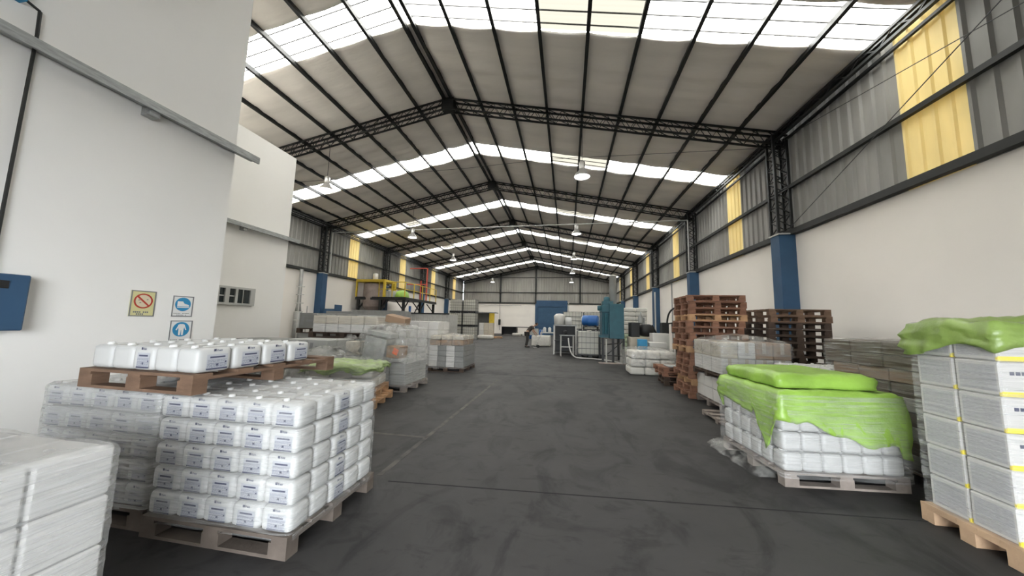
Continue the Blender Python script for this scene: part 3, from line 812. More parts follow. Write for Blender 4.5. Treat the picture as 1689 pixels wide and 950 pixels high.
# G1: jug pallet under green sheet
GX, GY, GR = 2.20, 3.92, .10
G = (GX, GY)
pallet(GX, GY, 0, 1.19, 1.08, 'woodgrey', 'worn wooden pallet under the green covered jugs', GR)
px, py = GX+.0, GY+.0
for k in range(4):
    for j in range(6):
        for i in range(6):
            if not (j == 0 or i == 0 or i == 5 or k == 3): continue
            x, y = rot(GX+.01+(i+.5)*.194, GY+.01+(j+.5)*.177, GX, GY, GR)
            pos = 'front row, %s from left' % ORD[i+1] if j == 0 else ('%s row, %s from left' % (ORD[j+1], ORD[i+1]))
            jug(x, y, .146+k*.198, .191, .173, .198, GR+random.uniform(-.01, .01), 'white jug under lime green sheet, %s layer down, %s' % (ORD[4-k], pos), 'jugs under the lime green sheet', False)
def hemG(u, v):
    if v < .001: return .64-.20*max(0, min(1, (u-.2)/.45))-.02*math.sin(u*20) - (.10 if u > .93 else 0) + (.02 if u < .1 else 0)
    if u < .001: return (.66-.36*max(0, 1-abs(v-.20)/.17)-.02*math.sin(v*15)) if v < .4 else .62+.15*(v-.4)
    return .55
drape('green_cover_sheet', GX-.01, GX+1.185, GY-.01, GY+1.08, .965, hemG, 'green', 'lime green plastic sheet draped low over the white jug load in the right aisle', GR, G, amp=.016, seed=12, off=.022, nx=34, ny=30, nd=12)
drape('green_cover_sheet', GX+.06, GX+1.03, GY+.10, GY+.98, 1.125, lambda u, v: .975, 'green', 'upper tier of lime green sheet over a smaller top layer of jugs', GR, G, amp=.014, seed=17, off=.02, nd=4)
film('stretch_wrap', GX-.04, GX+1.215, GY-.04, GY+1.11, .10, .93, 'clear stretch wrap around the green covered jug load', GR, G, seed=41, rnd=.05)
# torn film trailing at the pallet foot
drape('torn_film', GX-.10, GX+.02, GY+.25, GY+1.15, .10, lambda u, v: .012, 'filmt', 'torn film trailing on the floor beside the green covered load', GR, G, amp=.03, seed=5, off=.03, nx=4, nd=3, flare=.05, cat='plastic scrap')

# J3: white jugs behind the green load
pallet(3.50, 5.42, 0, 1.2, 1.0, 'wood', 'wooden pallet under the white jugs behind the green covered load')
jug_load(3.50, 5.42, 5, 4, 5, .24, .24, .178, .146, 'behind the green covered load', 'white jugs behind the green covered load', left=True, right=False, lab=False)

# D1: dark wrapped cartons by the right wall
DX, DY = 3.66, 4.10
pallet(DX, DY, 0, 1.2, 1.2, 'wooddark', 'dark wooden pallet under the grimy brown carton stack')
dm = lambda i, j, k: ['cgrey', 'cbrownd', 'cgrey', 'cbrownd', 'cgrey', 'cbrownd', 'cbrown'][k]
dadj = lambda i, j, k: ['pale grey', 'dark brown', 'pale grey', 'dark brown', 'pale grey', 'dark brown', 'brown'][k]
carton_load(DX, DY, 3, 3, 7, .40, .40, .148, .146, dm, 'in lower grimy stack', 'cartons in the grimy brown stack', left=True, right=False, adj=dadj)
carton_load(DX-.05, DY-.03, 3, 3, 2, .43, .43, .15, 1.186, 'cbrownd', 'wrapped atop grimy stack', 'wrapped dark cartons topping the grimy stack', left=True, right=False, adj='dark brown')
film('stretch_wrap', DX-.07, DX+1.26, DY-.06, DY+1.28, 1.12, 1.50, 'glossy stretch wrap around the dark cartons topping the grimy stack', seed=55, mt='filmg', topamp=.03, amp=.012)
film('stretch_wrap', DX-.02, DX+1.21, DY-.02, DY+1.21, .12, 1.14, 'loose clear wrap around the lower grimy brown stack', seed=58, mt='film', amp=.008)

# floor pallet with sheet and small bundle
pallet(2.47, 5.52, 0, 1.0, 1.2, 'woodgrey', 'low grey pallet on the floor behind the green covered load', 0, None, .09)
m = MB(); m.box(0, .45, 0, .5, 0, .02, .003); m.box(.02, .43, .02, .48, .02, .04, .003); m.box(.01, .44, .01, .5, .04, .065, .006)
tag(m.build('flat_bundle', M['galv']), 'small bundle of grey flat sheets on the low floor pallet', 'bundle').location = (2.72, 5.62, .09)

# W2 below, W1 above
pallet(2.86, 6.84, 0, 1.2, 1.25, 'woodgrey', 'wooden pallet under the low white cartons by the pallet stacks')
carton_load(2.88, 6.86, 4, 3, 2, .29, .40, .235, .146, 'cwhite', 'in low load by pallet stacks', 'cartons in the low layers by the pallet stacks', left=True, right=False)
pallet(2.78, 6.62, .618, 1.2, 1.35, 'wooddark', 'dark pallet sandwiched between the two white carton loads', 0, None, .12)
w1m = lambda i, j, k: ('cbrown' if (k == 1 and i >= 2) else 'ccream' if (k == 1 and i == 0) else 'cwhite')
w1a = lambda i, j, k: ('brown' if (k == 1 and i >= 2) else 'cream' if (k == 1 and i == 0) else 'white')
carton_load(2.80, 6.64, 4, 3, 2, .29, .43, .30, .738, w1m, 'in upper load by pallet stacks', 'cartons on the upper wrapped pallet', left=True, right=False, adj=w1a, deco='tape')
drape('clear_cover_sheet', 2.80, 3.96, 6.64, 7.93, 1.36, lambda u, v: 1.10, 'filmt', 'crinkled clear plastic over the upper carton load by the pallet stacks', amp=.03, seed=8, off=.02, dome=.12)
film('stretch_wrap', 2.785, 3.975, 6.62, 7.95, .75, 1.34, 'stretch wrap around the upper carton load by the pallet stacks', seed=61, mt='film')

# S1, S2 pallet stacks
for k in range(16):
    a = random.uniform(-.03, .03); dx = random.uniform(-.05, .05); dy = random.uniform(-.05, .05)
    mt = 'woodred' if k % 5 != 2 else 'woodorange'
    if k > 13: mt = 'woodred'
    pallet(2.73+dx, 8.02+dy, k*.1455, 1.2, 1.05, mt, 'reddish wooden pallet in the taller left stack, %s from the top' % ORD[16-k], a, 'pallets in the taller reddish stack')
for k in range(14):
    a = random.uniform(-.025, .025); dx = random.uniform(-.04, .05); dy = random.uniform(-.05, .05)
    if k > 11: dx += .08
    if k < 6: dx -= .03
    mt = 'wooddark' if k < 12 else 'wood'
    pallet(4.32+dx, 7.95+dy, k*.1455, 1.2, 1.05, mt, 'dark wooden pallet in the lower stack by right wall, %s from top' % ORD[14-k], a, 'pallets in the darker stack by the wall')
# ---------------------------------------------------------------- left middle group
# green topped bag load
pallet(-4.62, 5.20, 0, 1.28, 1.0, 'woodorange', 'orange wooden pallet on the floor under the green topped wrapped load', .22)
pallet(-4.66, 5.24, .146, 1.22, 1.0, 'woodorange', 'upper of two orange pallets under the green topped wrapped load', .25)
GB = (-4.66, 5.24)
for k in range(2):
    for j in range(2):
        for i in range(3):
            x, y = rot(-4.62+i*.38, 5.28+j*.45, *GB, .25)
            m = MB(); m.box(0, .38, 0, .44, 0, .20, .06, 3); o = tag(m.build('filled_sack', M['bagw'], None, True), 'pale sack in green topped load, %s layer, %s row, %s from left' % (['lower', 'upper'][k], ['front', 'rear'][j], ORD[i+1]), 'sack', 'sacks in the green topped load')
            o.location = (x, y, .30+k*.20); o.rotation_euler = (0, 0, .25)
drape('green_cover_sheet', -4.68, -3.46, 5.24, 6.20, .74, lambda u, v: .62+.04*math.sin(u*14+v*9), 'greend', 'faded crumpled green sheet over the wrapped sacks on the left', .25, GB, amp=.06, seed=23, off=.03, dome=.05)
film('stretch_wrap', -4.72, -3.42, 5.20, 6.24, .27, .80, 'crinkled stretch wrap around the green topped sacks', .25, GB, seed=67, mt='film', amp=.02, topamp=.05, rnd=.1)
drape('clear_cover_sheet', -5.7, -4.5, 5.75, 6.8, .78, lambda u, v: .1, 'filmt', 'crumpled clear plastic heap left of the green topped sacks', amp=.05, seed=71, off=.05, dome=.22)

# PA: cartons, pallet on top, more cartons
pallet(-6.50, 7.40, 0, 1.9, 1.2, 'woodgrey', 'wide pallet under the grey cartons carrying a dark pallet')
pam = lambda i, j, k: 'cgrey' if (i+k) % 3 else 'cdark'
carton_load(-6.48, 7.42, 6, 3, 3, .31, .38, .315, .146, pam, 'below dark raised pallet', 'grey cartons below the raised pallet', gap=.014, adj=lambda i, j, k: 'grey' if (i+k) % 3 else 'dark grey')
pallet(-6.52, 7.36, 1.10, 1.9, 1.1, 'wooddark', 'dark raised pallet lying on grey cartons in the left group')
carton_load(-6.44, 7.40, 5, 2, 2, .36, .44, .21, 1.246, lambda i, j, k: 'ccream' if k == 1 else 'cwhite', 'on the dark raised pallet', 'cartons on the dark raised pallet', gap=.022, adj=lambda i, j, k: 'cream' if k == 1 else 'white')
film('stretch_wrap', -6.47, -4.62, 7.385, 8.30, 1.24, 1.69, 'clear wrap around the pale cartons on the dark raised pallet', seed=73, mt='film')

# GC: grey cartons at far left on dark pallet
pallet(-8.0, 8.60, 0, 1.3, 1.1, 'woodgrey', 'pallet on the floor beside the far office corner under grey cartons')
carton_load(-7.98, 8.62, 3, 2, 3, .43, .5, .33, .146, 'cgrey', 'at far office corner', 'grey cartons at the office corner', adj='grey')
pallet(-8.0, 8.55, 1.14, 1.35, 1.1, 'wooddark', 'dark pallet lying on grey cartons at the far office corner')
carton_load(-7.96, 8.58, 2, 2, 1, .62, .5, .46, 1.286, 'cdark', 'on pallet at office corner', 'dark grey cartons at the office corner', adj='dark grey', deco='logo')
carton(-8.0, 9.72, 0, .9, .42, 1.28, 'cgrey', 'tall grey carton standing behind the pallets at the far office corner')
carton(-8.0, 9.7, 1.286, .9, .4, .55, 'cdark', 'dark grey open crate rear of the cartons at the office corner')

# near grey flat cartons in front of the far office block
pallet(-7.55, 6.30, 0, 1.35, .8, 'woodgrey', 'pallet under the printed grey cartons below the office window')
pallet(-6.15, 6.30, 0, 1.05, .8, 'woodgrey', 'pallet under the paler printed cartons right of the office window')
for k in range(3):
    for i in range(2):
        carton(-7.53+i*.66, 6.34, .146+k*.315, .65, .7, .31, 'cdark', 'dark grey printed carton below office window, %s layer down, %s' % (ORD[3-k], ['left one', 'right one'][i]), 0, 'dark printed cartons below the office window', 'logo')
    for i in range(2):
        carton(-6.13+i*.51, 6.34, .146+k*.325, .50, .7, .32, 'cgrey', 'light grey printed carton right of office window, %s layer down, %s' % (ORD[3-k], ['left one', 'right one'][i]), 0, 'light printed cartons near the office window', 'logo')
drape('clear_cover_sheet', -5.15, -4.72, 6.62, 7.0, 1.12, lambda u, v: .85, 'filmt', 'folded clear plastic flap standing beside the grey printed cartons', amp=.05, seed=77, off=.02, dome=.1)
carton(-5.10, 6.9, .75, .42, .35, .32, 'ccream', 'small cream carton under the clear plastic flap'); carton(-5.12, 6.88, .0, .46, .4, .74, 'cwhite', 'tall white carton standing under the small cream carton')

# WL: wrapped leaning cartons with brown carton on top
pallet(-4.72, 6.86, 0, 1.2, 1.15, 'woodgrey', 'grey pallet under the leaning wrapped load with a brown box on top')
carton_load(-4.70, 6.88, 3, 3, 2, .38, .37, .24, .146, 'cgrey', 'under the leaning wrapped load', 'cartons under the leaning wrapped load', adj='grey')
def tilted(x, y, z, sx, sy, sz, rx, ry, rz, mt, label, cat='carton', nm='carton'):
    m = MB(); m.obox(Matrix.Identity(4), sx, sy, sz, .008); m.obox(Matrix.Translation((0, 0, sz/2)), sx*1.002, .05, .004)
    o = tag(m.build(nm, M[mt]), label, cat); o.location = (x, y, z); o.rotation_euler = (rx, ry, rz); return o
tilted(-4.35, 7.05, .93, .52, .40, .50, 0, .16, .05, 'cgrey', 'large grey carton leaning right in the wrapped load')
tilted(-4.28, 7.10, 1.26, .58, .42, .10, 0, .16, .05, 'cgrey', 'grey carton lid on the large leaning carton')
tilted(-4.12, 7.45, 1.60, .50, .34, .17, .1, .2, .1, 'cbrown', 'brown cardboard box tilted on top of the leaning wrapped load')
tilted(-3.86, 7.02, .87, .32, .36, .26, 0, .05, -.05, 'cbrown', 'brown carton with an orange patch beside the leaning grey carton')
tilted(-3.80, 6.835, .88, .13, .02, .13, 0, .4, 0, 'orange', 'bright orange plastic piece on the front of a brown carton', 'plastic piece', 'orange_piece')
drape('clear_cover_sheet', -4.66, -3.62, 6.84, 7.95, 1.42, lambda u, v: .72+.1*math.sin(u*11), 'filmt', 'crinkled clear film hanging over the leaning wrapped load', amp=.05, seed=83, off=.03, dome=.12)
film('stretch_wrap', -4.75, -3.50, 6.82, 8.02, .10, .78, 'clear wrap around the lower cartons of the leaning load', seed=88, amp=.03, rnd=.08)
# white cartons behind
pallet(-6.1, 10.3, 0, 1.9, 1.2, 'woodgrey', 'pallet under the tall white carton load behind the leaning load')
carton_load(-6.08, 10.32, 5, 2, 5, .37, .5, .285, .146, 'cwhite', 'in load behind leaning load', 'white cartons behind the leaning load')
# CH: wrapped cartons in dark and light columns
pallet(-4.40, 9.95, 0, 1.2, 1.3, 'wooddark', 'dark pallet under the wrapped load of striped dark and white columns')
carton_load(-4.38, 9.97, 4, 4, 4, .29, .32, .168, .146, lambda i, j, k: 'cwhite' if i % 2 == 0 else 'cdark', 'in wrapped striped load', 'cartons in the wrapped striped load', adj=lambda i, j, k: 'white' if i % 2 == 0 else 'dark grey')
for i in range(3):
    for j in range(2):
        tilted(-4.19+i*.38, 10.25+j*.6, .90+.01*i, .36, .55, .16, .02, .03, 0, 'cbrown', 'flat brown carton on striped load, %s row, %s from left' % (['front', 'rear'][j], ORD[i+1]))
        tilted(-4.19+i*.38, 10.25+j*.6, 1.06, .34, .5, .13, -.02, -.03, 0, 'ccream', 'flat cream carton topping striped load, %s row, %s from left' % (['front', 'rear'][j], ORD[i+1]))
drape('brown_cover_film', -4.40, -3.20, 9.96, 11.26, 1.12, lambda u, v: .84, 'filmt', 'crinkled clear film over the brown boxes topping the striped load', amp=.04, seed=91, off=.02, dome=.06)
film('stretch_wrap', -4.42, -3.19, 9.94, 11.29, .10, .86, 'clear wrap around the striped carton load beside the aisle', seed=93, amp=.01)

# rack, small blue box, trough by the left wall
o = thing('light_rack', 'slim white metal rack with cross bars beside the far office corner', 'rack', (-9.35, 10.0, 0))
m = MB(); m.bar((0, 0, 0), (0, 0, 2.7), .02, 6); m.bar((.35, 0, 0), (.35, 0, 2.0), .02, 6); m.build('rack_post', M['lgrey'], o)
m = MB()
for z in (2.68, 2.4, 2.1, 1.8, 1.5): m.bar((-.15, 0, z), (.18, 0, z), .014, 6)
m.build('cross_bar', M['lgrey'], o)
m = MB(); m.box(0, .8, 0, .6, 0, .75, .01); m.box(.75, .8, 0, .6, .75, 1.0); q = tag(m.build('blue_cabinet', M['blue']), 'small blue cabinet against the left wall by the blue column', 'cabinet'); q.location = (-14.4, 17.2, 1.4)
m = MB(); m.box(0, .9, 0, .7, 0, 1.4, .01); q = tag(m.build('white_plinth', M['cwhite']), 'white plinth carrying the small blue cabinet', 'plinth'); q.location = (-14.45, 17.15, 0)
# trough
o = thing('metal_trough', 'long dark metal trough on legs in front of the tank platform', 'trough', (-11.3, 15.6, 0))
m = MB(); m.box(0, 2.9, 0, .9, 1.55, 1.60); m.box(0, 2.9, 0, .03, 1.6, 2.05); m.box(0, 2.9, .87, .9, 1.6, 2.05); m.box(0, .03, .03, .87, 1.6, 2.05); m.box(2.87, 2.9, .03, .87, 1.6, 2.05); m.box(-.03, 2.93, -.03, .0, 2.0, 2.06); m.build('trough_body', M['grey'], o)
for x in (.05, 2.8):
    for y in (.05, .8): m = MB(); m.box(x, x+.06, y, y+.06, 0, 1.55); m.build('leg', M['black'], o)

# ---------------------------------------------------------------- tank platform on the left
PXL, PXR_, PYF, PYB, PZ = -14.75, -11.0, 20.6, 26.0, 3.15
o = thing('tank_platform', 'dark steel platform with yellow railings along the left wall', 'platform', (0, 0, 0))
m = MB(); m.box(PXL, PXR_, PYF, PYB, PZ-.05, PZ); m.box(PXL, PXR_, PYF-.03, PYF+.05, PZ-.2, PZ-.05); m.box(PXR_-.05, PXR_+.03, PYF+.05, PYB, PZ-.2, PZ-.05); m.build('deck', M['steel'], o)
for (x, y) in ((-12.9, 20.75), (-11.15, 20.75), (-11.15, 23.3), (-11.15, 25.8), (-14.6, 20.75)):
    m = MB(); m.box(x-.08, x+.08, y-.08, y+.08, 0, PZ-.2); m.build('leg', M['steel'], o)
    m = MB(); m.bar((x, y, PZ-.9), (x+.6 if x < -11.2 else x-.6, y, PZ-.2), .045); m.bar((x, y, PZ-.9), (x, min(y+.7, 25.8), PZ-.2), .045); m.build('brace', M['steel'], o)
m = MB()
rail = [(-13.0, 20.65), (PXR_-.05, 20.65), (PXR_-.05, PYB)]
for z in (.55, 1.05):
    for a, c in zip(rail[:-1], rail[1:]): m.bar((*a, PZ+z), (*c, PZ+z), .028, 6)
for (x, y) in [(-13.0, 20.65), (-12.0, 20.65), (PXR_-.05, 20.65), (PXR_-.05, 22.0), (PXR_-.05, 23.4), (PXR_-.05, 24.8), (PXR_-.05, PYB)]: m.bar((x, y, PZ), (x, y, PZ+1.05), .035, 6)
m.build('railing', M['yelp'], o)['label'] = 'yellow tubular railing'
o = thing('mixing_tank', 'stained cylindrical mixing tank with conical bottom standing in the platform', 'tank', (-13.75, 21.3, 0))
m = MB(); m.lathe(0, 0, [(.25, 2.05), (.35, 2.1), (.72, 2.45), (.75, 2.5), (.75, 4.05), (.70, 4.12), (.1, 4.2)], 28); m.build('vessel', M['tank'], o, True)
m = MB(); m.lathe(0, 0, [(.16, 4.4), (.18, 4.45), (.18, 4.85), (.1, 4.9)], 14); m.build('motor', M['lgrey'], o)
m = MB(); m.box(-1.0, 1.25, -.75, .75, 4.2, 4.38); m.box(-1.0, -.9, -.75, -.65, PZ, 4.2); m.box(1.1, 1.25, -.75, -.60, PZ, 4.2); m.box(1.0, 1.25, .5, .75, PZ, 4.2); m.build('yellow_frame', M['yelp'], o)['label'] = 'yellow painted top frame'
m = MB(); m.bar((0, 0, .2), (0, 0, 2.05), .25, 12); m.build('outlet_stand', M['black'], o)
o = thing('ladder_steps', 'dark steel steps leading up to the tank platform', 'stairs', (-12.6, 23.2, 0))
m = MB(); m.bar((0, 0, 0), (1.5, 0, 3.0), .04); m.bar((0, .7, 0), (1.5, .7, 3.0), .04); m.build('stringer', M['steel'], o)
m = MB()
for k in range(1, 10): m.box(1.5*k/10-.1, 1.5*k/10+.1, 0, .7, 3*k/10, 3*k/10+.03)
m.build('treads', M['steel'], o)
m = MB(); m.bar((-11.1, 24.2, PZ+.01), (-11.1, 24.2, PZ+2.6), .06, 8); m.bar((-11.1, 24.2, PZ+2.6), (-12.6, 24.2, PZ+2.6), .05, 8); m.bar((-11.6, 24.2, PZ+.01), (-11.6, 24.2, PZ+1.6), .05, 8); m.bar((-12.8, 24.2, PZ+1.3), (-11.1, 24.2, PZ+1.3), .04, 8)
tag(m.build('red_pipework', M['redp']), 'red pipework rising from the tank platform', 'pipework')
m = MB(); m.lathe(-11.75, 21.6, [(.5, PZ+.01), (.5, PZ+.1), (.42, PZ+.42), (.2, PZ+.55), (.05, PZ+.58)], 16); tag(m.build('green_bag', M['green'], None, True), 'lime green bag on the tank platform', 'bag')
for i, x in enumerate((-12.8, -12.45)):
    m = MB(); m.box(x-.15, x+.15, 21.3, 21.7, PZ+.005, PZ+.5, .03, 2); tag(m.build('white_drum', M['jug']), 'white container on the platform beside the tank, %s one' % ['left', 'right'][i], 'container', 'containers on the tank platform')
# grey panel tank in front
o = thing('panel_tank', 'long grey ribbed metal bund wall beneath the tank platform', 'tank', (-12.9, 21.9, 0))
m = MB(); m.box(0, 4.6, 0, .05, 0, 2.05); m.box(0, .05, .05, 2.0, 0, 2.05); m.box(4.55, 4.6, .05, 2.0, 0, 2.05)
for k in range(14): m.box(.1+k*.33, .16+k*.33, -.03, 0, 0, 2.05)
m.build('ribbed_panel', M['lgrey'], o)
m = MB(); m.box(-.05, 4.65, -.06, .1, 2.05, 2.14); m.build('top_rim', M['black'], o)
m = MB(); m.box(0, .35, 0, .3, 0, .9, .02); q = tag(m.build('blue_light_box', M['bluep']), 'small bright blue container on the grey bund wall', 'container'); q.location = (-11.35, 21.9, 2.15); q.scale = (.3, .6, .5)

# ---------------------------------------------------------------- IBC totes
def ibc():
    o = thing('liquid_tote', '', 'liquid tote')
    m = MB(); m.box(.03, 1.07, .03, .97, .15, 1.12, .05, 2); m.lathe(.55, .5, [(.1, 1.12), (.1, 1.16)], 12); m.build('inner_tank', M['toteplastic'], o)
    m = MB()
    for z in (.16, .40, .64, .88, 1.14):
        for a, c in (((0, 0), (1.1, 0)), ((1.1, 0), (1.1, 1)), ((1.1, 1), (0, 1)), ((0, 1), (0, 0))): m.bar((*a, z), (*c, z), .016, 4)
    for k in range(7):
        x = 1.1*k/6; m.bar((x, 0, .14), (x, 0, 1.15), .009); m.bar((x, 1, .14), (x, 1, 1.15), .009)
    for k in range(1, 6):
        y = k/6; m.bar((0, y, .14), (0, y, 1.15), .009); m.bar((1.1, y, .14), (1.1, y, 1.15), .009)
    m.build('cage', M['cagem'], o)
    m = MB(); m.box(0, 1.1, 0, 1, .11, .14); [m.box(x, x+.16, 0, 1, 0, .11) for x in (0, .47, .94)]; m.build('pallet_base', M['black'], o)
    return o
T0 = ibc(); T0.location = (.50, 16.1, 0); T0.scale = (1.06, 1, 1.12)
T0['label'] = 'caged white liquid tote standing by itself in the centre right of the hall'
for (x, y, z, lb) in [(-.25, 19.3, 0, 'caged liquid tote behind the dark steel bench, lower left'), (-.25, 19.3, 1.16, 'caged liquid tote behind the dark steel bench, upper left'),
                      (.95, 19.4, 0, 'caged liquid tote behind the blue drum, lower right'), (.95, 19.4, 1.16, 'caged liquid tote behind the blue drum, upper right')]:
    q = copy_tree(T0, (x, y, z)); q['label'] = lb; q.scale = (1, 1, 1)
for c in range(2):
    for r in range(3):
        q = copy_tree(T0, (-10.0+c*1.2, 26.6, r*1.165)); q.scale = (1, 1, 1); q['group'] = 'stacked totes at the end of the bund wall'
        q['label'] = 'caged liquid tote in the far left three-high stack, %s column, %s' % (['left', 'right'][c], ['bottom', 'middle', 'top'][r])

# ---------------------------------------------------------------- bench, drums, person area
o = thing('steel_bench', 'tall dark steel bench frame left of the caged tote', 'bench', (-.72, 17.3, 0))
m = MB(); m.box(0, 1.2, 0, .9, 1.48, 1.54); m.build('top', M['grey'], o)
for x in (0, 1.14):
    for y in (0, .84): m = MB(); m.box(x, x+.06, y, y+.06, 0, 1.48); m.build('leg', M['lgrey'], o)
m = MB(); m.box(.06, 1.14, .8, .84, .1, 1.48); m.box(.06, 1.14, .06, .8, .1, .13); m.box(.57, .61, .02, .06, .6, 1.48); m.box(.06, .6, .06, .8, .70, .73); m.build('dark_panel', M['black'], o)
m = MB(); m.lathe(-.42, 17.75, [(.26, 1.545), (.28, 1.56), (.30, 2.0), (.26, 2.05), (.18, 2.12), (.05, 2.14)], 20); tag(m.build('grey_pail', M['lgrey'], None, True), 'grey metal drum standing on the dark steel bench', 'drum')
m = MB(); m.lathe(.05, 17.7, [(.18, 1.545), (.18, 1.9), (.1, 1.95)], 16); tag(m.build('white_pail', M['jug'], None, True), 'white pail on the dark steel bench right of the grey drum', 'pail')
o = thing('blue_drum', 'blue plastic drum lying on its side above the caged tote', 'drum', (1.25, 18.3, 1.80), 0)
m = MB(); m.lathe(0, 0, [(.24, -.42), (.29, -.38), (.29, -.1), (.30, -.08), (.30, -.04), (.29, -.02), (.29, .38), (.24, .42)], 24); q = m.build('drum_body', M['bluep'], o, True); q.rotation_euler = (PI/2, 0, PI/2.6)
m = MB(); m.lathe(0, 0, [(.23, -.43), (.26, -.44), (.26, -.41)], 24); q = m.build('drum_rim', M['jug'], o, True); q.rotation_euler = (PI/2, 0, PI/2.6)
o = thing('drum_rack', 'dark steel rack holding the blue drum', 'rack', (.85, 17.95, 0))
for x in (0, .75):
    for y in (0, .6): m = MB(); m.box(x, x+.05, y, y+.05, 0, 1.46); m.build('leg', M['black'], o)
m = MB(); m.box(0, .8, 0, .65, 1.44, 1.48); m.box(.1, .2, .1, .5, 1.48, 1.56); m.box(.6, .7, .1, .5, 1.48, 1.56); m.build('shelf', M['black'], o)
# small work stand
o = thing('work_stand', 'light tubular work stand in front of the dark steel bench', 'stand', (-.30, 16.4, 0), .1)
for x in (0, .62):
    for y in (0, .4): m = MB(); m.bar((x, y, 0), (x, y, 1.0), .022, 6); m.build('leg', M['lgrey'], o)
m = MB(); m.box(-.05, .67, -.05, .45, 1.0, 1.04); m.build('top', M['grey'], o)
m = MB(); m.bar((0, 0, .45), (.62, 0, .45), .016, 6); m.bar((0, .4, .45), (.62, .4, .45), .016, 6); m.build('cross_bar', M['lgrey'], o)
m = MB(); m.lathe(-.1, 16.6, [(.07, 1.045), (.08, 1.25), (.03, 1.28)], 12); tag(m.build('small_motor', M['black']), 'small dark motor on the tubular work stand', 'motor')
# hose on floor
def tube(name, pts, r, mt, label, cat):
    cu = bpy.data.curves.new(name, 'CURVE'); cu.dimensions = '3D'; sp = cu.splines.new('NURBS'); sp.points.add(len(pts)-1)
    for p, q in zip(sp.points, pts): p.co = (*q, 1)
    sp.order_u = 4; sp.use_endpoint_u = True; cu.bevel_depth = r; cu.bevel_resolution = 2; cu.materials.append(M[mt])
    t = bpy.data.objects.new(name, cu); COL.objects.link(t); bpy.context.view_layer.update()
    me = bpy.data.meshes.new_from_object(t); me.materials.clear(); me.materials.append(M[mt]); bpy.data.objects.remove(t)
    for p in me.polygons: p.use_smooth = True
    return tag(link(name, me), label, cat)
tube('white_hose', [(.05, 16.3, .9), (.1, 16.0, .3), (.3, 15.6, .05), (.6, 15.5, .04), (1.2, 15.5, .04), (2.0, 14.9, .04), (2.2, 14.0, .04)], .03, 'lgrey', 'pale hose curving over the floor by the caged tote', 'hose')
tube('wall_hose', [(5.6, 19.8, 1.5), (5.6, 19.8, 2.4), (6.0, 19.5, 2.8), (6.2, 17.0, 2.6), (6.2, 15, 1.9)], .05, 'black', 'black hose arching from the pump to the right wall', 'hose')

# teal machine
o = thing('teal_machine', 'tall teal press machine on dark legs right of the caged tote', 'machine', (1.45, 14.4, 0))
m = MB(); m.box(.32, .92, 0, 1.5, 1.02, 2.5, .01); m.box(0, .34, .05, 1.0, 2.15, 2.45, .01); m.box(-.05, .3, .1, .9, 1.05, 1.15); m.box(.05, .5, .1, .5, 2.45, 2.62, .01); m.build('machine_body', M['teal'], o)
m = MB(); m.box(.02, .32, .1, 1.0, 1.15, 2.15); m.build('inner_panel', M['teald'], o)
m = MB()
for x, r_ in ((.07, .035), (.17, .05), (.26, .03)): m.bar((x, .04, 1.2), (x, .04, 2.1), r_, 8)
m.build('column_rods', M['teal'], o)
m = MB(); m.lathe(.25, .3, [(.12, 2.5), (.13, 2.66), (.13, 2.78), (.06, 2.82)], 12); m.build('top_valve', M['teal'], o)
m = MB(); m.lathe(-.08, .1, [(.07, 2.2), (.09, 2.25), (.09, 2.4), (.04, 2.42)], 10); m.build('side_valve', M['teal'], o)
for x, y in ((.0, 0), (.85, 0), (0, 1.4), (.85, 1.4), (.42, 0)): m = MB(); m.box(x, x+.09, y, y+.09, 0, 1.03); m.build('leg', M['black'], o)
m = MB(); m.bar((0.05, .05, .2), (.85, .05, .9), .025); m.bar((0.05, .05, .3), (.9, .05, .3), .025); m.bar((.05, .05, .75), (.9, 1.45, .75), .03); m.build('leg_brace', M['black'], o)
m = MB(); m.lathe(0, 0, [(.155, 2.5), (.155, 3.75), (.17, 3.76), (.17, 3.82)], 18); q = tag(m.build('exhaust_duct', M['lgrey'], None, True), 'round grey exhaust duct rising above the teal machine', 'duct'); q.location = (2.0, 15.0, 0); 
m = MB(); m.box(0, 1.6, 0, 1.7, 0, .03); q = tag(m.build('drip_tray', M['tank']), 'low brown tray on the floor under the teal machine', 'tray'); q.location = (1.3, 14.05, 0); q.scale = (1, .17, 1)
m = MB(); m.bar((1.62, 14.25, 0), (1.62, 14.25, 1.0), .03, 8); tag(m.build('pale_pipe', M['lgrey']), 'pale vertical pipe between the legs of the teal machine', 'pipe')

# sacks stack, compressor, box, pump
for k in range(10):
    for i in range(2):
        m = MB(); m.box(0, .62, 0, .95, 0, .245, .08, 3)
        o = tag(m.build('filled_sack', M['baggr' if k < 4 else 'bagw'], None, True), '%s sack in tall stack by right wall, %s layer down, %s' % ('greenish' if k < 4 else 'white', ORD[10-k], ['left', 'right'][i]), 'sack', 'sacks in the tall stack by the right wall')
        o.location = (3.13+i*.61+random.uniform(-.03, .03), 18.97, .146+k*.243)
pallet(3.1, 18.95, 0, 1.3, 1.0, 'woodgrey', 'pallet under the tall sack stack by the right wall')
carton(2.55, 14.0, 0, .95, .8, 1.12, 'ccream', 'big cream crate carrying the black compressor')
o = thing('black_compressor', 'black compressor with round tank on the cream crate', 'compressor', (2.58, 14.05, 1.125))
m = MB(); m.box(0, .35, 0, .6, .0, .60, .02); m.build('housing', M['black'], o)
m = MB(); m.lathe(0, 0, [(.1, -.3), (.24, -.24), (.26, -.1), (.26, .2), (.2, .28)], 18); q = m.build('round_tank', M['black'], o, True); q.location = (.62, .25, .28); q.rotation_euler = (PI/2, 0, .4)
m = MB(); m.lathe(.45, .3, [(.09, .55), (.1, .6), (.1, .8), (.03, .95), (.03, 1.05)], 12); m.box(.5, .6, .25, .35, .5, .8); m.build('pump_head', M['grey'], o)
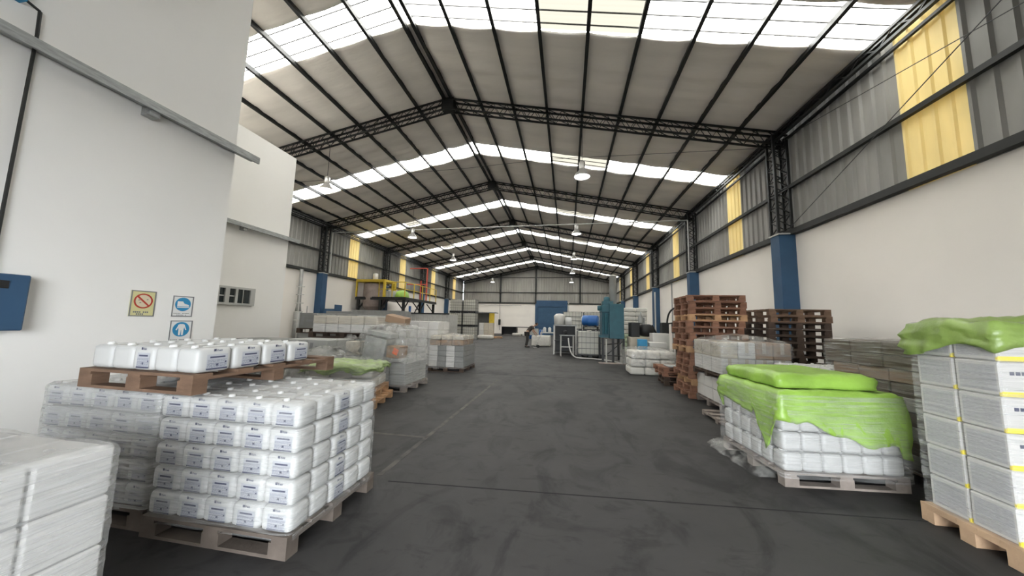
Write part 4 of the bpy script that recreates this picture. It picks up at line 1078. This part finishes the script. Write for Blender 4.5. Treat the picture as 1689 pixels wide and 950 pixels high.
m = MB(); m.bar((.85, .1, .5), (1.15, .1, -.1), .03, 6); m.bar((.9, .4, .5), (1.1, .3, 0), .02, 6); m.build('arm', M['black'], o)
o = thing('black_pump', 'black pump on a stand beside the right wall, left of the pallets', 'pump', (4.05, 14.9, 0))
m = MB(); m.box(-.05, .22, -.1, .3, 1.25, 1.75, .02); m.box(.42, .66, -.1, .3, 1.3, 1.75, .02); m.bar((.2, .1, 1.7), (.85, .1, 1.82), .03, 6); m.build('pump_body', M['black'], o)
m = MB(); m.box(0, .06, 0, .06, 0, 1.25); m.box(.5, .56, 0, .06, 0, 1.3); m.build('stand', M['black'], o)
# bag pile and white boxes
for k in range(3):
    for i in range(3):
        m = MB(); m.box(0, .46, 0, .9, 0, .24, .07, 3)
        o = tag(m.build('filled_sack', M['bagw'], None, True), 'white sack in low covered pile, %s layer down, %s from left' % (ORD[3-k], ORD[i+1]), 'sack', 'sacks in the low covered pile')
        o.location = (2.03+i*.46+.02*k, 11.3, .003+k*.258)
drape('clear_cover_sheet', 2.0, 3.42, 11.25, 12.35, .84, lambda u, v: .30+.1*math.sin(u*9+v*4), 'filmt', 'thin plastic sheet over the low white sack pile', amp=.03, seed=103, off=.06, dome=.05, flare=.06)
carton(2.95, 12.6, 0, .6, .5, 1.0, 'cwhite', 'white box standing behind the low sack pile, left one'); carton(3.2, 13.15, 0, .6, .5, 1.32, 'cwhite', 'taller white box behind the low sack pile')
carton(2.58, 12.6, 0, .3, .3, 1.1, 'bluep' if False else 'signb', 'small blue box behind the low sack pile')
m = MB(); m.lathe(4.15, 12.6, [(.2, 0), (.25, 1.3), (.26, 1.6), (.1, 1.62)], 14); tag(m.build('green_bin', M['baggr']), 'pale green bin partly hidden behind the tall pallet stack', 'bin')
# flattened reddish stack
for k in range(4):
    pallet(2.60+random.uniform(-.04, .04), 9.55+random.uniform(-.04, .04), k*.12, 1.0, .9, 'woodred' if k > 1 else 'wooddark', 'low reddish pallet beside the tall stack, %s from the top' % ORD[4-k], random.uniform(-.08, .08), 'pallets in the low reddish pile', .12)
m = MB(); m.box(0, .75, 0, .5, 0, .03, .005); m.box(.25, .42, .1, .3, .03, .08, .01); q = tag(m.build('metal_tray', M['galv']), 'grey metal tray on the low reddish pallet pile', 'tray'); q.location = (2.72, 9.58, .485)

# ---------------------------------------------------------------- person bending
def skinmesh(name, verts, edges, radii, mt, parent, sub=2):
    me = bpy.data.meshes.new(name); me.from_pydata(verts, edges, []); me.materials.append(M[mt])
    o = link(name, me, parent); md = o.modifiers.new('skin', 'SKIN'); md.use_smooth_shade = True
    for v, r in zip(me.skin_vertices[0].data, radii): v.radius = (r, r) if not isinstance(r, tuple) else r
    me.skin_vertices[0].data[0].use_root = True
    s = o.modifiers.new('sub', 'SUBSURF'); s.levels = sub; s.render_levels = sub
    return o
P = thing('person', 'person in dark clothes bending forward beside a hand truck', 'person', (-2.60, 21.4, 0), 0)
# facing +x, bent at the hip
V = [(0, 0, .95), (.10, 0, 1.12), (.24, 0, 1.28), (.36, 0, 1.36), (.43, 0, 1.40), (.50, 0, 1.43),
     (-.01, -.10, .90), (.04, -.11, .50), (-.03, -.12, .09), (.10, -.12, .04),
     (-.01, .10, .90), (-.02, .11, .50), (-.10, .12, .09), (.03, .12, .04),
     (.34, -.18, 1.34), (.40, -.21, 1.06), (.52, -.17, .86), (.57, -.15, .80),
     (.34, .18, 1.34), (.44, .21, 1.08), (.60, .15, .92), (.65, .13, .87)]
E_ = [(0, 1), (1, 2), (2, 3), (3, 4), (4, 5), (0, 6), (6, 7), (7, 8), (8, 9), (0, 10), (10, 11), (11, 12), (12, 13), (3, 14), (14, 15), (15, 16), (16, 17), (3, 18), (18, 19), (19, 20), (20, 21)]
Rr = [.14, .13, .14, .12, .055, .05, .095, .065, .04, .035, .095, .065, .04, .035, .06, .045, .033, .03, .06, .045, .033, .03]
skinmesh('body', V, E_, Rr, 'skin', P)
m = MB(); m.lathe(0, 0, [(.02, -.13), (.06, -.11), (.075, -.04), (.088, .03), (.085, .08), (.05, .12), (.01, .13)], 18)
m.box(.07, .10, -.012, .012, -.03, .015, .006, 1); m.box(-.01, .02, .078, .092, -.03, .03, .004); m.box(-.01, .02, -.092, -.078, -.03, .03, .004); m.box(.068, .078, -.025, .025, -.075, -.065)
q = m.build('head', M['skin'], P, True); q.location = (.58, 0, 1.50); q.rotation_euler = (0, .9, 0)
m = MB(); m.lathe(0, 0, [(.085, .0), (.098, .03), (.094, .085), (.06, .125), (.01, .14)], 18); q = m.build('hair', M['hair'], P, True); q.location = (.565, 0, 1.502); q.rotation_euler = (0, .75, 0)
for sy in (-1, 1):
    bx, by, bz = (.59, -.15, .78) if sy < 0 else (.67, .13, .85)
    for f in range(4): m = MB(); yy = by+(f-1.5)*.018; L_ = [.07, .08, .075, .06][f]; m.bar((bx-.02, yy, bz+.02), (bx+.02, yy, bz-.03), .009, 6); m.bar((bx+.02, yy, bz-.03), (bx+.01, yy, bz-.03-L_*.6), .008, 6); m.build('finger', M['skin'], P)
    m = MB(); m.bar((bx-.03, by-sy*.035, bz+.02), (bx+.02, by-sy*.05, bz-.02), .010, 6); m.build('thumb', M['skin'], P)
skinmesh('shirt', [V[0], V[1], V[2], V[3], V[4], V[14], (.385, -.20, 1.14), V[18], (.42, .205, 1.16)], [(0, 1), (1, 2), (2, 3), (3, 4), (3, 5), (5, 6), (3, 7), (7, 8)], [.155, .15, .158, .14, .07, .08, .062, .08, .062], 'shirt', P)
skinmesh('trousers', [V[0], V[6], V[7], V[8], V[10], V[11], V[12]], [(0, 1), (1, 2), (2, 3), (0, 4), (4, 5), (5, 6)], [.16, .115, .085, .07, .115, .085, .07], 'trous', P)
for sy, x in ((-.12, .03), (.12, -.04)):
    m = MB(); m.box(x-.12, x+.17, sy-.05, sy+.05, 0, .09, .025, 2); m.build('shoe', M['black'], P, True)
# hand truck and items near
o = thing('hand_truck', 'pale metal hand truck leaning beside the bending person', 'hand truck', (-1.95, 21.3, 0), .3)
m = MB()
for y in (0, .38): m.bar((0, y, .08), (.42, y, 1.15), .022, 6)
m.bar((.42, 0, 1.15), (.42, .38, 1.15), .022, 6)
for t in (.3, .6): m.bar((.42*t, 0, .08+1.07*t), (.42*t, .38, .08+1.07*t), .016, 6)
m.build('frame', M['lgrey'], o)
m = MB(); m.box(-.2, .02, 0, .38, .02, .035); m.build('toe_plate', M['lgrey'], o)
for y in (-.05, .38): m = MB(); m.lathe(0, 0, [(.09, 0), (.10, .01), (.10, .04), (.09, .05)], 16); q = m.build('wheel', M['black'], o); q.location = (.08, y+.05, .10); q.rotation_euler = (PI/2, 0, 0)
m = MB(); m.box(0, 1.3, 0, .9, 0, .72, .09, 3); q = tag(m.build('white_bulk_bag', M['bagw'], None, True), 'white bulk bag behind the bending person', 'bulk bag'); q.location = (-2.45, 22.6, .02)
carton(-2.75, 22.7, .75, .75, .6, .45, 'cgrey', 'grey carton on the white bulk bag behind the person')
o = thing('work_table', 'long pale work table with cans in front of the blue door', 'table', (-2.0, 24.5, 0))
m = MB(); m.box(0, 2.6, 0, .9, .86, .92); m.build('table_top', M['lgrey'], o)
for x in (.05, 2.5):
    for y in (.05, .8): m = MB(); m.box(x, x+.06, y, y+.06, 0, .86); m.build('leg', M['grey'], o)
for i in range(4):
    x = -1.7+i*.38+(.2 if i > 1 else 0); m = MB(); m.lathe(x, 24.85, [(.11, .922), (.12, .93), (.12, 1.22), (.08, 1.28), (.04, 1.3)], 14); tag(m.build('white_can', M['jug'], None, True), 'white can on the long work table, %s from the left' % ORD[i+1], 'can', 'white cans on the work table')
for i in range(3):
    x = -3.6+i*.5; m = MB(); m.lathe(x, 33, [(.22, 0), (.23, .5), (.22, .9), (.1, .95)], 14); tag(m.build('blue_canister', M['bluep'], None, True), 'blue drum in front of the far roll-up door, %s from the left' % ORD[i+1], 'drum', 'blue drums before the far door')

# ---------------------------------------------------------------- far clutter by back wall
o = thing('dark_shelf', 'low dark steel shelf against the far wall left of the blue door', 'shelf', (-8.2, 40.5, 0))
m = MB(); m.box(0, 3.4, 0, .9, .98, 1.06); m.box(0, 1.9, .85, .9, .1, .98); m.build('shelf_top', M['black'], o)
for x in (0, 1.8, 3.34): m = MB(); m.box(x, x+.06, 0, .9, 0, .98); m.build('leg', M['black'], o)
for i in range(4):
    for k in range(3 if i < 2 else 4):
        carton(-11.2+i*.66, 37.0, k*.42, .64, .8, .41, 'cgrey' if (i+k) % 2 else 'cwhite', '%s carton in far pile by back wall, %s column, %s layer up' % ('grey' if (i+k) % 2 else 'white', ORD[i+1], ORD[k+1]), 0, 'cartons in the far pile by the back wall')
for i in range(3):
    m = MB(); m.box(0, 1.0, 0, .8, 0, .32, .12, 3); q = tag(m.build('floor_sack', M['bagw'], None, True), 'white sack lying near the far wall, %s from the left' % ORD[i+1], 'sack', 'sacks lying near the far wall'); q.location = (-6.6+i*1.25, 39.0, .0)
m = MB(); m.box(0, 1.4, 0, 1.0, 0, .35, .14, 3); q = tag(m.build('plastic_heap', M['bagw'], None, True), 'white crumpled plastic heap right of the stacked totes', 'plastic heap'); q.location = (-8.3, 29.5, 0)
pallet(-7.6, 31.5, 0, 1.3, 1.0, 'woodorange', 'orange brown pallet on the floor past the stacked totes', .3)
for i in range(3):
    for k in range(2):
        carton(-8.9+i*.5, 32.3, k*.75, .48, .5, .74, 'ccream' if i else 'cwhite', 'cream carton past the stacked totes, %s column, %s' % (ORD[i+1], ['lower', 'upper'][k]), 0, 'cartons past the stacked totes')
o = thing('yellow_post_canopy', 'small flat canopy on a yellow post past the stacked totes', 'canopy', (-10.6, 34, 0))
m = MB(); m.box(0, 3.0, 0, 1.5, 2.55, 2.63); m.build('canopy_roof', M['grey'], o)
m = MB(); m.box(2.3, 2.85, .1, .25, 0, 2.55); m.build('yellow_panel', M['yelp'], o)
m = MB(); m.box(.1, .2, .1, .2, 0, 2.55); m.box(.1, 2.3, 1.3, 1.4, 0, 2.55); m.build('dark_back', M['cdark'], o)
m = MB(); m.box(0, .3, 0, .2, 0, .8, .02); q = tag(m.build('wall_panel_box', M['black']), 'small dark box on the far white wall', 'electrical box'); q.location = (-9.65, YB-.2, 1.2)
# rail on the back wall
rod([(-12.8, YB-.15, 4.0), (-6.4, YB-.15, 4.0)], 'thin dark rail along the top of the far white wall', 'wall_rail', 'rail', .03, 'grey')
# yard ground outside the opening behind the camera
b = MB(); b.box(-40, 40, YF-60, YF-14, -.25, -.02); struct(b.build('ground', M['asphalt']))
